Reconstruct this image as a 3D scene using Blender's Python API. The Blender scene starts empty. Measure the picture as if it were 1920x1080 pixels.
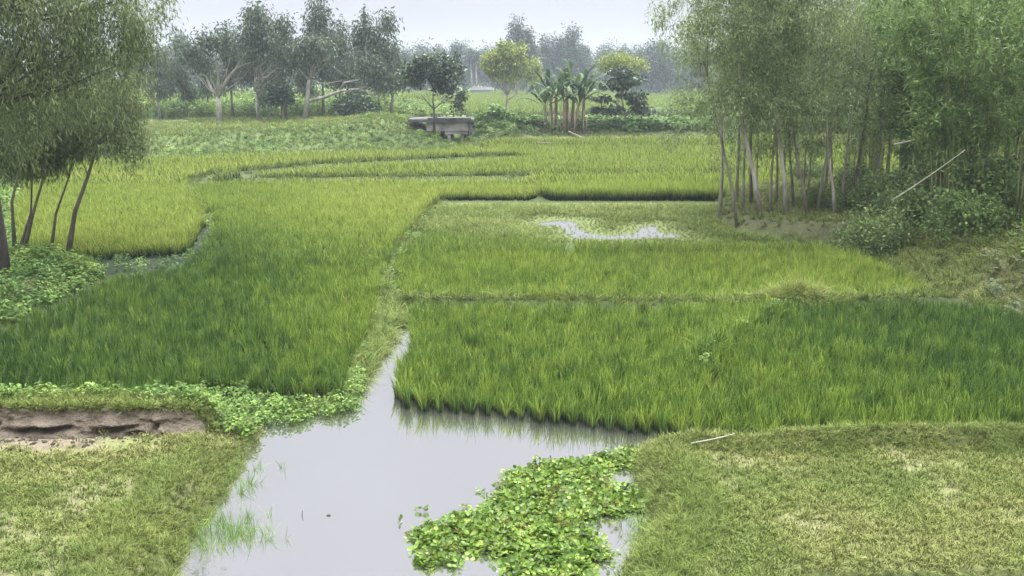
import bpy, math, random
import numpy as np
from mathutils import Vector, Matrix

S = bpy.context.scene
COL = S.collection
R = math.radians
rng = np.random.default_rng(7)
random.seed(7)

# ------------------------------------------------------------------ camera
F = 1844.0; CH = 5.0; PITCH = math.atan((540 - 145) / F)
cp, sp = math.cos(PITCH), math.sin(PITCH)
cam = bpy.data.cameras.new("camera"); co = bpy.data.objects.new("camera", cam); COL.objects.link(co)
cam.sensor_width = 36.0; cam.lens = 36.0 * F / 1920.0
cam.clip_start = 0.1; cam.clip_end = 6000
co.location = (0, 0, CH); co.rotation_euler = (R(90) - PITCH, 0, 0)
S.camera = co

# ------------------------------------------------------------------ world: overcast sky, bright overhead
SUN_EL, SUN_AZ = 52, 20          # azimuth from +Y (ahead of the camera), clockwise
w = bpy.data.worlds.new("World"); S.world = w; w.use_nodes = True
nt = w.node_tree; nt.nodes.clear()
n = nt.nodes.new; L = nt.links.new
out = n("ShaderNodeOutputWorld"); bg = n("ShaderNodeBackground"); bg.inputs["Strength"].default_value = 0.1
sky = n("ShaderNodeTexSky"); sky.sky_type = 'NISHITA'; sky.sun_disc = False
sky.sun_elevation = R(SUN_EL); sky.sun_rotation = R(SUN_AZ); sky.dust_density = 3; sky.air_density = 1.5
tc = n("ShaderNodeTexCoord"); sep = n("ShaderNodeSeparateXYZ"); L(tc.outputs["Generated"], sep.inputs[0])
mr = n("ShaderNodeMapRange"); L(sep.outputs["Z"], mr.inputs[0])
mr.inputs[1].default_value = 0.52; mr.inputs[2].default_value = 0.9; mr.inputs[3].default_value = 1.0; mr.inputs[4].default_value = 12.0
noi = n("ShaderNodeTexNoise"); noi.inputs["Scale"].default_value = 3.0; noi.inputs["Detail"].default_value = 4
L(tc.outputs["Generated"], noi.inputs["Vector"])
mr2 = n("ShaderNodeMapRange"); L(noi.outputs[0], mr2.inputs[0])
mr2.inputs[1].default_value = 0.3; mr2.inputs[2].default_value = 0.7; mr2.inputs[3].default_value = 0.91; mr2.inputs[4].default_value = 1.06
mul = n("ShaderNodeMath"); mul.operation = 'MULTIPLY'; L(mr.outputs[0], mul.inputs[0]); L(mr2.outputs[0], mul.inputs[1])
vs = n("ShaderNodeVectorMath"); vs.operation = 'SCALE'; vs.inputs[0].default_value = (2.5, 2.5, 2.78); L(mul.outputs[0], vs.inputs["Scale"])
mx = n("ShaderNodeMixRGB"); mx.inputs[0].default_value = 0.97; L(sky.outputs[0], mx.inputs[1]); L(vs.outputs[0], mx.inputs[2])
L(mx.outputs[0], bg.inputs["Color"]); L(bg.outputs[0], out.inputs[0])

sd_ = bpy.data.lights.new("sun", 'SUN'); sd_.energy = 2.2; sd_.angle = R(12); sd_.color = (1, 0.96, 0.9)
so = bpy.data.objects.new("sun", sd_); COL.objects.link(so)
d = Vector((math.sin(R(SUN_AZ)) * math.cos(R(SUN_EL)), math.cos(R(SUN_AZ)) * math.cos(R(SUN_EL)), math.sin(R(SUN_EL))))
so.rotation_euler = d.to_track_quat('Z', 'Y').to_euler(); so.location = d * 60
S.view_settings.view_transform = 'Standard'; S.view_settings.look = 'None'
S.view_settings.exposure = 1.43; S.view_settings.gamma = 1.0
S.cycles.max_bounces = 6; S.cycles.diffuse_bounces = 3; S.cycles.transmission_bounces = 3; S.cycles.volume_bounces = 1

# ------------------------------------------------------------------ pixel <-> world helpers
def W(px, py, z=0.0):
    a = (px - 960) / F; b = (py - 540) / F
    dy = cp - b * sp; dz = -sp - b * cp
    t = (z - CH) / dz
    return (a * t, dy * t)
def WY(px, Y, z=0.0):
    dep = Y * cp + (CH - z) * sp
    return ((px - 960) / F * dep, Y)
def ZY(py, Y):
    b = (py - 540) / F
    return CH + Y * (-sp - b * cp) / (cp - b * sp)
def P3(px, py, Y):
    z = ZY(py, Y); x, _ = WY(px, Y, z); return (x, Y, z)
def poly(pts):
    o = []
    for p in pts:
        if len(p) == 4: o.append((p[0], p[1]))                      # world (x, y, None, None)
        else: o.append(W(p[0], p[1], p[2] if len(p) > 2 else 0.0))
    return np.array(o)
def segdist(x, y, pts):
    dmin = np.full(x.shape, 1e18)
    for (ax, ay), (bx, by) in zip(pts[:-1], pts[1:]):
        ex, ey = bx - ax, by - ay
        t = np.clip(((x - ax) * ex + (y - ay) * ey) / (ex * ex + ey * ey + 1e-12), 0, 1)
        dmin = np.minimum(dmin, (x - ax - t * ex) ** 2 + (y - ay - t * ey) ** 2)
    return np.sqrt(dmin)
def sdf(x, y, pts):                                                  # positive inside
    pts = np.asarray(pts); dd = segdist(x, y, np.vstack([pts, pts[:1]]))
    ins = np.zeros(x.shape, bool)
    for (ax, ay), (bx, by) in zip(pts, np.roll(pts, -1, 0)):
        c = ((ay > y) != (by > y))
        with np.errstate(divide='ignore', invalid='ignore'):
            c &= x < (bx - ax) * (y - ay) / (by - ay + 1e-15) + ax
        ins ^= c
    return np.where(ins, dd, -dd)
def ss(a, b, v):
    t = np.clip((v - a) / (b - a), 0, 1); return t * t * (3 - 2 * t)
_T = np.random.default_rng(3).random((256, 256))
def vn(x, y):
    xi = np.floor(x).astype(int); yi = np.floor(y).astype(int); fx = x - xi; fy = y - yi
    fx = fx * fx * (3 - 2 * fx); fy = fy * fy * (3 - 2 * fy)
    a = _T[xi & 255, yi & 255]; b = _T[(xi + 1) & 255, yi & 255]; c = _T[xi & 255, (yi + 1) & 255]; e = _T[(xi + 1) & 255, (yi + 1) & 255]
    return (a * (1 - fx) + b * fx) * (1 - fy) + (c * (1 - fx) + e * fx) * fy
def fbm(x, y, s=1.0, o=4, off=0.0):
    x = np.asarray(x, float) * s + off; y = np.asarray(y, float) * s + off * 1.7; v = 0; a = 0.5; t = 0
    for i in range(o): v = v + a * vn(x, y); t += a; a *= 0.5; x = x * 2.03 + 17.1; y = y * 2.03 + 5.3
    return v / t

# ------------------------------------------------------------------ plan of the place (outlines on the ground)
POND = poly([(250,1300),(310,1085),(345,1010),(395,950),(420,900),(442,862),(470,838),(488,806),(478,792),(560,778),(645,766),(668,758),(698,698),(732,648),(740,618),(774,612),(784,660),(752,692),(745,745),(950,768),(1200,798),(1400,806),(1395,826),(1290,842),(1192,856),(1200,890),(1220,940),(1228,990),(1180,1085),(1080,1300)])
LPLOT = poly([(-17,4,0,0),(250,1400),(312,1085),(348,1010),(398,950),(424,900),(446,862),(474,838),(492,806),(478,786),(-4.1,12.75,0,0),(-17,12.75,0,0)])
RPLOT = poly([(1080,1400),(1180,1085),(1226,990),(1218,940),(1198,890),(1192,858),(1290,842),(1395,826,.2),(1600,808,.3),(16,12.3,0,0),(16,4,0,0)])
BUND_L = [(-17,13.05),(-9,13.0),(-6,13.05),(-4.6,13.0)]
FIELD_L = poly([(-15,13.5,0,0),(-9,13.55,0,0),(-6,13.7,0,0),(380,742),(545,760),(640,752),(655,700),(690,640),(706,590),(708,560),(728,505),(755,460),(808,400),(822,378),(1008,378),(1008,336,.3),(1000,333,.4),(420,337,.4),(362,345,.4),(378,380,.3),(405,410,.3),(398,440,.3),(356,488,.3),(335,505,.3),(215,516,.3),(125,562,.3),(0,615,.3),(-200,700,.3)])
FIELD_D = poly([(1014,337,.3),(1340,331,.3),(1750,328,.3),(1750,378),(1350,379),(1014,378)])
FIELD_C = poly([(362,343,.4),(405,330,.4),(600,311,.4),(930,295,.4),(1000,290,.4),(900,276,.2),(950,270,.2),(1300,268,.2),(1800,268,.2),(1800,321,.2),(1340,323,.2),(1005,327,.2),(420,333,.2)])
FIELD_B = poly([(50,486),(180,490),(345,482),(385,430),(372,395),(345,350,.2),(352,342,.2),(400,325,.2),(600,306,.2),(930,291,.2),(1000,287,.2),(870,278,.2),(845,285,.2),(700,288,.2),(500,294,.2),(200,306,.2),(60,325,.2),(20,420)])
FIELD_M = poly([(752,570),(900,574),(1400,580),(1600,574),(1735,560),(1705,520,.2),(1600,468,.3),(1540,458,.3),(1400,453,.3),(1110,455,.3),(1085,451,.3),(1075,470,.3),(1050,478),(1015,478),(1014,450,.3),(840,438,.3),(790,440,.3),(765,480),(742,520)])
FIELD_R = poly([(734,762),(800,775),(950,787),(1200,815),(1350,828),(1400,835),(1312,706),(1342,672),(1460,594,.2),(1440,586,.1),(1100,587,.1),(790,585,.1),(765,590),(772,630),(778,665),(748,700)])
FIELD_R2 = poly([(1404,835),(1650,825),(1930,820),(14,12,0,0),(16,16.5,0,0),(1945,606,.1),(1780,580,.1),(1600,582,.1),(1475,588,.1),(1352,672),(1322,704)])
MARSH = poly([(822,382),(1345,382),(1400,432),(1540,448),(1400,458),(1000,458),(790,440)])
MPOOL = poly([(1008,420),(1040,413),(1072,414),(1098,438),(1130,443),(1190,440),(1200,428),(1225,424),(1238,436),(1268,441),(1268,449),(1180,450),(1095,450),(1072,446),(1055,428),(1020,426)])
MPOOL2 = poly([(1060,400),(1220,398),(1225,405),(1150,408),(1075,406)])
GROVE = poly([(1340,398,.3),(1385,428,.3),(1470,436,.3),(1560,440,.3),(1900,430,.3),(1950,300,.3),(1500,345,.3),(1370,360,.3)])
LBANK = poly([(-14,13.9,0,0),(0,625),(120,566),(205,520),(150,494),(50,488),(18,420),(40,335),(-26,60,0,0),(-30,14,0,0)])
SLOPE_FOOT = [W(2400,660),W(1930,600),W(1740,552),W(1600,450),W(1640,415),(17,42),(24,60),(30,90)]
LEVEE_FOOT = [(-120,56),W(60,322),W(200,303),W(500,292),W(700,287),W(846,283)]
BR_Y = 77.0
BRX0 = WY(795, BR_Y, 1.5)[0]; BRX1 = WY(884, BR_Y, 1.5)[0]
def bump(dist, wd): return np.exp(-(dist / wd) ** 2)

SL = np.vstack([np.array(SLOPE_FOOT), [(140,90),(140,4)]])
LV = np.vstack([np.array(LEVEE_FOOT), [W(858,262,.6),(WY(872,84)[0],84),(WY(872,92)[0],92),(-10,100),(-10,200),(-400,200),(-400,56)]])
def H(x, y):
    x = np.asarray(x, float); y = np.asarray(y, float)
    h = 0.03 + 0.03 * (fbm(x, y, .8, 3) - .5)
    # far country beyond the levee
    h = h + 0.25 * ss(68, 72, y)
    # field edges: narrow earth bunds
    for P in (BUNDS):
        h = np.maximum(h, 0.03 + 0.16 * bump(segdist(x, y, P), .28))
    s = sdf(x, y, MARSH); h = np.where(s > -1, h * (1 - ss(-.3, .3, s)) + ss(-.3, .3, s) * (0.035 + .10 * (fbm(x, y, .9, 4, 9) - .5)), h)
    for P, dp in ((MPOOL, -.15), (MPOOL2, -.1)):
        s = sdf(x, y, P); k = ss(-.15, .35, s + .35 * (fbm(x, y, 1.6, 3, 4) - .5)); h = h * (1 - k) + dp * k
    # water in the foreground
    s = sdf(x, y, POND); s = s + .32 * (fbm(x, y, 1.8, 4, 2) - .5); k = ss(-.10, .30, s); h = h * (1 - k) - .35 * k
    # near plots
    s = sdf(x, y, LPLOT) + .28 * (fbm(x, y, 1.8, 4, 6) - .5); k = ss(-.10, .42, s); h = h * (1 - k) + (.24 + .06 * fbm(x, y, 1.3, 4, 8)) * k
    h = h + .05 * bump(s - .55, .3) * (s > 0) * (y < 12.4)
    s = sdf(x, y, RPLOT) + .14 * (fbm(x, y, 2.0, 3, 5) - .5); k = ss(-.10, .36, s); h = h * (1 - k) + (.25 + .05 * fbm(x, y, 1.3, 4, 1)) * k
    edge = W(1500, 1062, .3)[1] + .10 * (x - 2.5) * .1 + .12 * (fbm(x, y * 0, .9, 3) - .5)
    k = ss(0, .12, edge - y) * ss(2.2, 3.4, x); h = h - .22 * k
    h = h + (.17 + .06 * fbm(x, y, 1.2, 2, 3)) * bump(s - .35, .20) * (s > -.1) * (x < 14) * (.35 + .65 * ss(3.0, 4.2, x))
    # left bund behind the cut bank
    dx = np.clip(x, -40, -4.55) - x
    q = ss(0, .7, -3.75 - x); top = .60 + .05 * fbm(x, y * 0, .7, 3, 3)
    k = ss(12.60, 12.66, y) * (1 - ss(13.15, 13.6, y)) * q; h = np.maximum(h, top * k)
    s = sdf(x, y, LBANK); h = h + (.30 + .2 * fbm(x, y, .6, 3)) * ss(0, 1.2, s)
    s = sdf(x, y, GROVE) + .5 * (fbm(x, y, .8, 3, 3) - .5); h = h + (.48 + .12 * fbm(x, y, .7, 3)) * ss(-.1, .5, s)
    s = sdf(x, y, SL) + .5 * (fbm(x, y, .5, 3, 7) - .5); h = h + np.clip(s, 0, 9) * .40 * ss(-.2, 1.4, s) + .10 * ss(0, .6, s) + .3 * (fbm(x, y, .9, 4, 11) - .5) * ss(0, 2, s)
    # levee with the road at the back
    s = sdf(x, y, LV); n2 = fbm(x, y, .35, 4, 2)
    h = h + (1.0 + .35 * ss(-22, -9, x)) * ss(-.2, 7.0, s + 1.4 * (n2 - .5)) + .5 * (n2 - .5) * ss(0, 3, s) * (1 - ss(8, 12, s))
    h = h + .42 * bump(y - (BR_Y + 1.5), 3.2) * bump(np.minimum(x - (BRX0 - 1.0), 0), 6.0) * (x < BRX0 + .5) * ss(0, 2, s)
    # mound right of the bridge, low bank with the bananas
    mx0, my0 = WY(925, 78); h = h + 1.25 * bump(x - (mx0 - .6), 2.1) * bump(y - 78.5, 3.2)
    rb = ss(72.5, 77.5, y + 1.2 * (n2 - .5)) * (1 - ss(84, 90, y)) * ss(mx0 - 1.5, mx0 + .5, x)
    h = h + .62 * rb * (1 - ss(36, 60, x))
    chx = WY(856, 78)[0] * y / 78; k = bump(x - chx, .95) * ss(66, 69, y) * (1 - ss(95, 100, y)); h = h * (1 - .9 * k)
    # long pond beyond the bananas
    k = ss(103, 104.5, y) * (1 - ss(117, 118.5, y)) * ss(-2, 0, x); h = h * (1 - k) + .0 * k - .15 * k
    # slow distant roll
    h = h + .2 * ss(118.5, 124, y)
    return h
GAP = poly([(90,492),(345,482),(392,440),(415,452),(400,520),(338,545),(215,560),(120,560)])
BUNDS = [
    [W(722,372,.2),W(345,345,.2),W(400,326,.2),W(600,307,.2),W(930,291,.2)][1:],
    [W(390,334,.2),W(1005,328,.2),W(1340,324,.2),W(1750,322,.2)],
    [W(1012,378),W(1010,332,.2)],
    [W(760,578),W(1100,580),W(1450,584),W(1600,578),W(1760,572)],
    [W(1460,590,.1),W(1340,672),W(1306,706)],
    [W(815,385),W(770,450),W(735,520),W(722,570)],
    [W(392,440),W(400,405),W(362,372),W(350,346)],
]

# ------------------------------------------------------------------ materials
MATS = {}
def mat_base(name):
    m = bpy.data.materials.new(name); m.use_nodes = True; t = m.node_tree; t.nodes.clear(); return m, t
def leafmat(name, cols, inst=True, trans=.28, rough=.5, hcol=None, noise=.0, spec=.35):
    """cols: colours spread over the 'tint' attribute 0..1; hcol: colour at the foot of the blade (attribute 'h')"""
    m, t = mat_base(name); N = t.nodes.new; K = t.links.new
    at = N("ShaderNodeAttribute"); at.attribute_name = "tint"; at.attribute_type = 'INSTANCER' if inst else 'GEOMETRY'
    cr = N("ShaderNodeValToRGB"); els = cr.color_ramp.elements
    while len(els) < len(cols): els.new(.5)
    for i, c in enumerate(cols): els[i].position = i / (len(cols) - 1); els[i].color = (*c, 1)
    K(at.outputs["Fac"], cr.inputs[0]); c = cr.outputs[0]
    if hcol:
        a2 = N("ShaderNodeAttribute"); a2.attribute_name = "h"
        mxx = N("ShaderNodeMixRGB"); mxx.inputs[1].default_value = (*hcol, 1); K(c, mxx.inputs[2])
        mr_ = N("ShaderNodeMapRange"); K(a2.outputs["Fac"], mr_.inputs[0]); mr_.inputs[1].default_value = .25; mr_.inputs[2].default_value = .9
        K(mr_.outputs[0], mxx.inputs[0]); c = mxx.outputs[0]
    a3 = N("ShaderNodeAttribute"); a3.attribute_name = "var"
    hs = N("ShaderNodeHueSaturation"); K(c, hs.inputs["Color"])
    m3 = N("ShaderNodeMapRange"); K(a3.outputs["Fac"], m3.inputs[0]); m3.inputs[3].default_value = .55; m3.inputs[4].default_value = 1.6
    K(m3.outputs[0], hs.inputs["Value"]); c = hs.outputs[0]
    p = N("ShaderNodeBsdfPrincipled"); p.inputs["Roughness"].default_value = rough; p.inputs["Specular IOR Level"].default_value = spec
    K(c, p.inputs["Base Color"])
    tr = N("ShaderNodeBsdfTranslucent"); K(c, tr.inputs["Color"])
    ms = N("ShaderNodeMixShader"); ms.inputs[0].default_value = trans; K(p.outputs[0], ms.inputs[1]); K(tr.outputs[0], ms.inputs[2])
    o = N("ShaderNodeOutputMaterial"); K(ms.outputs[0], o.inputs[0]); MATS[name] = m; return m
def solidmat(name, c1, c2, scale=6, rough=.85, bump_=.3, bscale=None, stretch=(1, 1, 1), spec=.25, bd=.02):
    m, t = mat_base(name); N = t.nodes.new; K = t.links.new
    tc = N("ShaderNodeTexCoord"); mp = N("ShaderNodeMapping"); mp.inputs["Scale"].default_value = stretch; K(tc.outputs["Object"], mp.inputs[0])
    no = N("ShaderNodeTexNoise"); no.inputs["Scale"].default_value = scale; no.inputs["Detail"].default_value = 8; no.inputs["Roughness"].default_value = .65; K(mp.outputs[0], no.inputs["Vector"])
    cr = N("ShaderNodeValToRGB"); cr.color_ramp.elements[0].position = .35; cr.color_ramp.elements[1].position = .65
    cr.color_ramp.elements[0].color = (*c1, 1); cr.color_ramp.elements[1].color = (*c2, 1); K(no.outputs[0], cr.inputs[0])
    p = N("ShaderNodeBsdfPrincipled"); p.inputs["Roughness"].default_value = rough; p.inputs["Specular IOR Level"].default_value = spec; K(cr.outputs[0], p.inputs["Base Color"])
    n2 = N("ShaderNodeTexNoise"); n2.inputs["Scale"].default_value = bscale or scale * 3; n2.inputs["Detail"].default_value = 6; K(mp.outputs[0], n2.inputs["Vector"])
    b = N("ShaderNodeBump"); b.inputs["Strength"].default_value = bump_; b.inputs["Distance"].default_value = bd; K(n2.outputs[0], b.inputs["Height"]); K(b.outputs[0], p.inputs["Normal"])
    o = N("ShaderNodeOutputMaterial"); K(p.outputs[0], o.inputs[0]); MATS[name] = m; return m
def groundmat():
    m, t = mat_base("earth and turf"); N = t.nodes.new; K = t.links.new
    at = N("ShaderNodeAttribute"); at.attribute_name = "col"
    g = N("ShaderNodeNewGeometry")
    no = N("ShaderNodeTexNoise"); no.inputs["Scale"].default_value = 14; no.inputs["Detail"].default_value = 8; no.inputs["Roughness"].default_value = .7; K(g.outputs["Position"], no.inputs["Vector"])
    m3 = N("ShaderNodeMapRange"); K(no.outputs[0], m3.inputs[0]); m3.inputs[1].default_value = .3; m3.inputs[2].default_value = .7; m3.inputs[3].default_value = .6; m3.inputs[4].default_value = 1.4
    hs = N("ShaderNodeHueSaturation"); K(at.outputs["Color"], hs.inputs["Color"]); K(m3.outputs[0], hs.inputs["Value"])
    p = N("ShaderNodeBsdfPrincipled"); p.inputs["Roughness"].default_value = .95; p.inputs["Specular IOR Level"].default_value = .15; K(hs.outputs[0], p.inputs["Base Color"])
    n2 = N("ShaderNodeTexNoise"); n2.inputs["Scale"].default_value = 25; n2.inputs["Detail"].default_value = 8; K(g.outputs["Position"], n2.inputs["Vector"])
    b = N("ShaderNodeBump"); b.inputs["Strength"].default_value = .8; b.inputs["Distance"].default_value = .03; K(n2.outputs[0], b.inputs["Height"]); K(b.outputs[0], p.inputs["Normal"])
    o = N("ShaderNodeOutputMaterial"); K(p.outputs[0], o.inputs[0]); return m
def watermat():
    m, t = mat_base("still muddy water"); N = t.nodes.new; K = t.links.new
    g = N("ShaderNodeNewGeometry"); no = N("ShaderNodeTexNoise"); no.inputs["Scale"].default_value = 2.2; no.inputs["Detail"].default_value = 3; K(g.outputs["Position"], no.inputs["Vector"])
    b = N("ShaderNodeBump"); b.inputs["Strength"].default_value = .10; b.inputs["Distance"].default_value = .02; K(no.outputs[0], b.inputs["Height"])
    df = N("ShaderNodeBsdfDiffuse"); df.inputs["Color"].default_value = (.15, .15, .125, 1)
    gl = N("ShaderNodeBsdfGlossy"); gl.inputs["Roughness"].default_value = .03; gl.inputs["Color"].default_value = (.84, .84, .84, 1); K(b.outputs[0], gl.inputs["Normal"])
    ms = N("ShaderNodeMixShader"); ms.inputs[0].default_value = .82; K(df.outputs[0], ms.inputs[1]); K(gl.outputs[0], ms.inputs[2])
    o = N("ShaderNodeOutputMaterial"); K(ms.outputs[0], o.inputs[0]); return m
GROUND = groundmat(); WATER = watermat()
barkPale = solidmat("pale eucalyptus bark", (.20,.18,.14), (.48,.45,.38), 3, .8, .3, 20, (1,1,.35))
barkMid = solidmat("grey brown bark", (.10,.085,.065), (.26,.23,.18), 4, .9, .5, 18, (1,1,.3))
barkDark = solidmat("dark wet bark", (.035,.03,.025), (.11,.095,.08), 4, .9, .6, 18, (1,1,.3))
concrete = solidmat("weathered concrete", (.13,.125,.11), (.38,.36,.32), 1.2, .9, .3, 12)
concreteD = solidmat("blackened concrete", (.05,.05,.047), (.15,.15,.14), 1.5, .9, .4, 10)
woodM = solidmat("grey wood", (.10,.08,.055), (.22,.18,.12), 5, .85, .4, 30)
poleM = solidmat("dry bamboo pole", (.20,.20,.13), (.36,.35,.25), 4, .6, .2, 20)
bankM = solidmat("cut earth", (.10,.082,.055), (.235,.195,.14), 5.5, .95, 1.0, 30, bd=.05)
tinM = solidmat("tin roof", (.07,.07,.075), (.12,.12,.125), 2, .9, .1)
mudW = solidmat("mud wall", (.30,.24,.2), (.42,.36,.3), 2, .9, .2)
stemM = solidmat("banana stem", (.14,.12,.07), (.34,.27,.17), 5, .8, .3, 14, (1,1,.3))

# ------------------------------------------------------------------ mesh helpers
def mk(name, V, Fs, mats, attrs=None, smooth=True, mi=None):
    me = bpy.data.meshes.new(name); V = np.asarray(V, np.float32)
    if isinstance(Fs, np.ndarray):
        nf, k = Fs.shape
        me.vertices.add(len(V)); me.vertices.foreach_set("co", V.ravel())
        me.loops.add(nf * k); me.loops.foreach_set("vertex_index", Fs.astype(np.int32).ravel())
        me.polygons.add(nf); me.polygons.foreach_set("loop_start", np.arange(0, nf * k, k, dtype=np.int32)); me.polygons.foreach_set("loop_total", np.full(nf, k, np.int32))
        me.update(calc_edges=True)
    else:
        me.from_pydata([tuple(map(float, v)) for v in V], [], Fs)
    if smooth: me.polygons.foreach_set("use_smooth", np.ones(len(me.polygons), bool))
    for k_, (ty, dat) in (attrs or {}).items():
        a = me.attributes.new(k_, ty, 'POINT')
        a.data.foreach_set('color' if ty == 'FLOAT_COLOR' else ('vector' if ty == 'FLOAT_VECTOR' else 'value'), np.asarray(dat).ravel())
    for m in (mats if isinstance(mats, (list, tuple)) else [mats]): me.materials.append(m)
    return me
def link(name, me, parent=None, loc=(0,0,0), rot=(0,0,0), sc=1.0):
    o = bpy.data.objects.new(name, me); COL.objects.link(o); o.parent = parent
    o.location = loc; o.rotation_euler = rot; o.scale = (sc,) * 3 if isinstance(sc, (int, float)) else sc; return o
def tag(o, label=None, cat=None, group=None, kind=None):
    if label: o["label"] = label
    if cat: o["category"] = cat
    if group: o["group"] = group
    if kind: o["kind"] = kind
    return o
def empty(name, loc, rz=0): 
    o = link(name, None, None, loc, (0, 0, rz)); o.empty_display_size = .3; return o
def copy_tree(o, loc, rz, sc, label, group, tilt=(0,0)):
    c = o.copy(); COL.objects.link(c); c.location = loc; c.rotation_euler = (tilt[0], tilt[1], rz); c.scale = (sc,) * 3 if isinstance(sc, (int, float)) else sc
    c["label"] = label
    if group: c["group"] = group
    for ch in list(o.children):
        k = ch.copy(); COL.objects.link(k); k.parent = c
    return c
class MB:
    def __init__(s): s.v = []; s.f = []
    def tube(s, pts, rad, sides=7):
        pts = [Vector(p) for p in pts]; base = len(s.v)
        u = None
        for i, p in enumerate(pts):
            t = (pts[min(i + 1, len(pts) - 1)] - pts[max(i - 1, 0)]).normalized()
            if u is None: u = t.orthogonal().normalized()
            u = (u - t * u.dot(t)).normalized(); v = t.cross(u)
            r = rad[i] if hasattr(rad, '__len__') else rad
            for k in range(sides):
                a = 2 * math.pi * k / sides; s.v.append(p + (u * math.cos(a) + v * math.sin(a)) * r)
        for i in range(len(pts) - 1):
            for k in range(sides):
                a = base + i * sides + k; b = base + i * sides + (k + 1) % sides
                s.f.append((a, b, b + sides, a + sides))
        s.f.append(tuple(base + k for k in range(sides))[::-1]); s.f.append(tuple(base + (len(pts) - 1) * sides + k for k in range(sides)))
    def box(s, x0, x1, y0, y1, z0, z1, bv=.0):
        b = len(s.v)
        for z in (z0, z1):
            for x, y in ((x0, y0), (x1, y0), (x1, y1), (x0, y1)): s.v.append((x, y, z))
        s.f += [(b, b+3, b+2, b+1), (b+4, b+5, b+6, b+7)] + [(b+i, b+(i+1) % 4, b+4+(i+1) % 4, b+4+i) for i in range(4)]
    def build(s, name, mat, parent=None, smooth=True):
        return link(name, mk(name, s.v, s.f, mat, smooth=smooth), parent)
def curve(p0, p1, bend, nseg=6, jit=.0):
    p0, p1, bend = Vector(p0), Vector(p1), Vector(bend); o = []
    for i in range(nseg + 1):
        t = i / nseg; p = p0.lerp(p1, t) + bend * (4 * t * (1 - t))
        if 0 < i < nseg and jit: p += Vector([random.uniform(-jit, jit) for _ in range(3)])
        o.append(p)
    return o

# leaves: rhombic quads; C centres, D directions (unit-ish), lengths, widths
def leafquads(C, D, ln, wd, tint):
    nL = len(C); D = D / (np.linalg.norm(D, axis=1, keepdims=True) + 1e-9)
    r = rng.normal(size=(nL, 3)); U = np.cross(D, r); U /= np.linalg.norm(U, axis=1, keepdims=True) + 1e-9
    Nn = np.cross(D, U)
    ln = ln[:, None]; wd = wd[:, None]
    V = np.stack([C, C + D * ln * .45 + U * wd + Nn * wd * .3, C + D * ln, C + D * ln * .45 - U * wd + Nn * wd * .3], 1).reshape(-1, 3)
    Fq = np.arange(nL * 4).reshape(-1, 4)
    return V, Fq, np.repeat(tint, 4)
def crown(clumps, size, per, ln, wd, droop, name, mat, flat=0.0, vz=1.0):
    """clumps Nx3; every clump gets `per` leaves in a gaussian blob. droop 0..1.2: how much leaves hang"""
    cl = np.asarray(clumps); nC = len(cl)
    idx = np.repeat(np.arange(nC), per); csz = rng.uniform(.6, 1.4, nC)[idx][:, None] * size
    off = np.clip(rng.normal(size=(len(idx), 3)), -1.7, 1.7) * csz * np.array([1, 1, vz])
    C = cl[idx] + off
    D = rng.normal(size=(len(idx), 3)) * .55 + off / (size + 1e-6) * .25; D[:, 2] -= droop
    if flat: D[:, 2] *= (1 - flat)
    tint = np.clip(rng.random(nC)[idx] * .75 + rng.random(len(idx)) * .25, 0, 1)
    V, Fq, T = leafquads(C, D, ln * rng.uniform(.6, 1.35, len(idx)), wd * rng.uniform(.7, 1.3, len(idx)), tint)
    return mk(name, V, Fq, mat, {"tint": ('FLOAT', T), "var": ('FLOAT', np.repeat(rng.random(len(idx)), 4))}, smooth=False)
def in_lobes(lobes, nTot, shell=.5):
    vol = np.array([l[3] * l[4] * l[5] for l in lobes]) ** .8; k = rng.choice(len(lobes), nTot, p=vol / vol.sum())
    d_ = rng.normal(size=(nTot, 3)); d_ /= np.linalg.norm(d_, axis=1, keepdims=True)
    rr = (rng.random(nTot) ** shell)[:, None]
    Lb = np.array(lobes); return Lb[k, :3] + d_ * rr * Lb[k, 3:6]
def tree(name, label, cat, loc, trunk, r0, lobes, ncl, per, csize, ln, wd, droop, lmat, bark, group=None, nlimb=12, limb_r=.35, r_end=.25, shell=.45, vz=1.0, from_t=.35, extra=None, sides=8):
    """trunk: list of local points; lobes: local ellipsoids"""
    root = empty(name, loc); tag(root, label, cat, group)
    b = MB(); n_ = len(trunk); rad = [r0 * (1 - (1 - r_end) * i / (n_ - 1)) for i in range(n_)]; rad[0] *= 1.35
    b.tube(trunk, rad, sides)
    cl = in_lobes(lobes, ncl, shell)
    pick = cl[rng.choice(ncl, min(nlimb, ncl), replace=False)]
    limbs = []
    for c in pick:
        c = Vector(c)
        best = None
        for i in range(n_):
            if i / (n_ - 1) < from_t: continue
            q = Vector(trunk[i]); dd = (c - q).length + max(0, q.z - c.z + .5) * 1.5
            if best is None or dd < best[0]: best = (dd, i)
        i = best[1]; q = Vector(trunk[i]); le = (c - q).length
        pts = curve(q, c, (0, 0, -.06 * le), 5, le * .03); rr = rad[i] * limb_r * 1.6
        rr = min(rr, rad[i] * .8); b.tube(pts, [rr * (1 - .8 * k / 5) for k in range(6)], 5); limbs.append(pts)
        for k in range(2):
            c2 = Vector(cl[rng.integers(ncl)]); 
            if (c2 - pts[3]).length < le * .9 + .6: b.tube(curve(pts[3], c2, (0, 0, -.05), 3, .03), [rr * .35, rr * .28, rr * .2, rr * .1], 4)
    for e in (extra or []): b.tube(e[0], e[1], 6)
    b.build("trunk", bark, root)
    link("crown", crown(cl, csize, per, ln, wd, droop, "crown", lmat, vz=vz), root)
    return root

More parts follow.
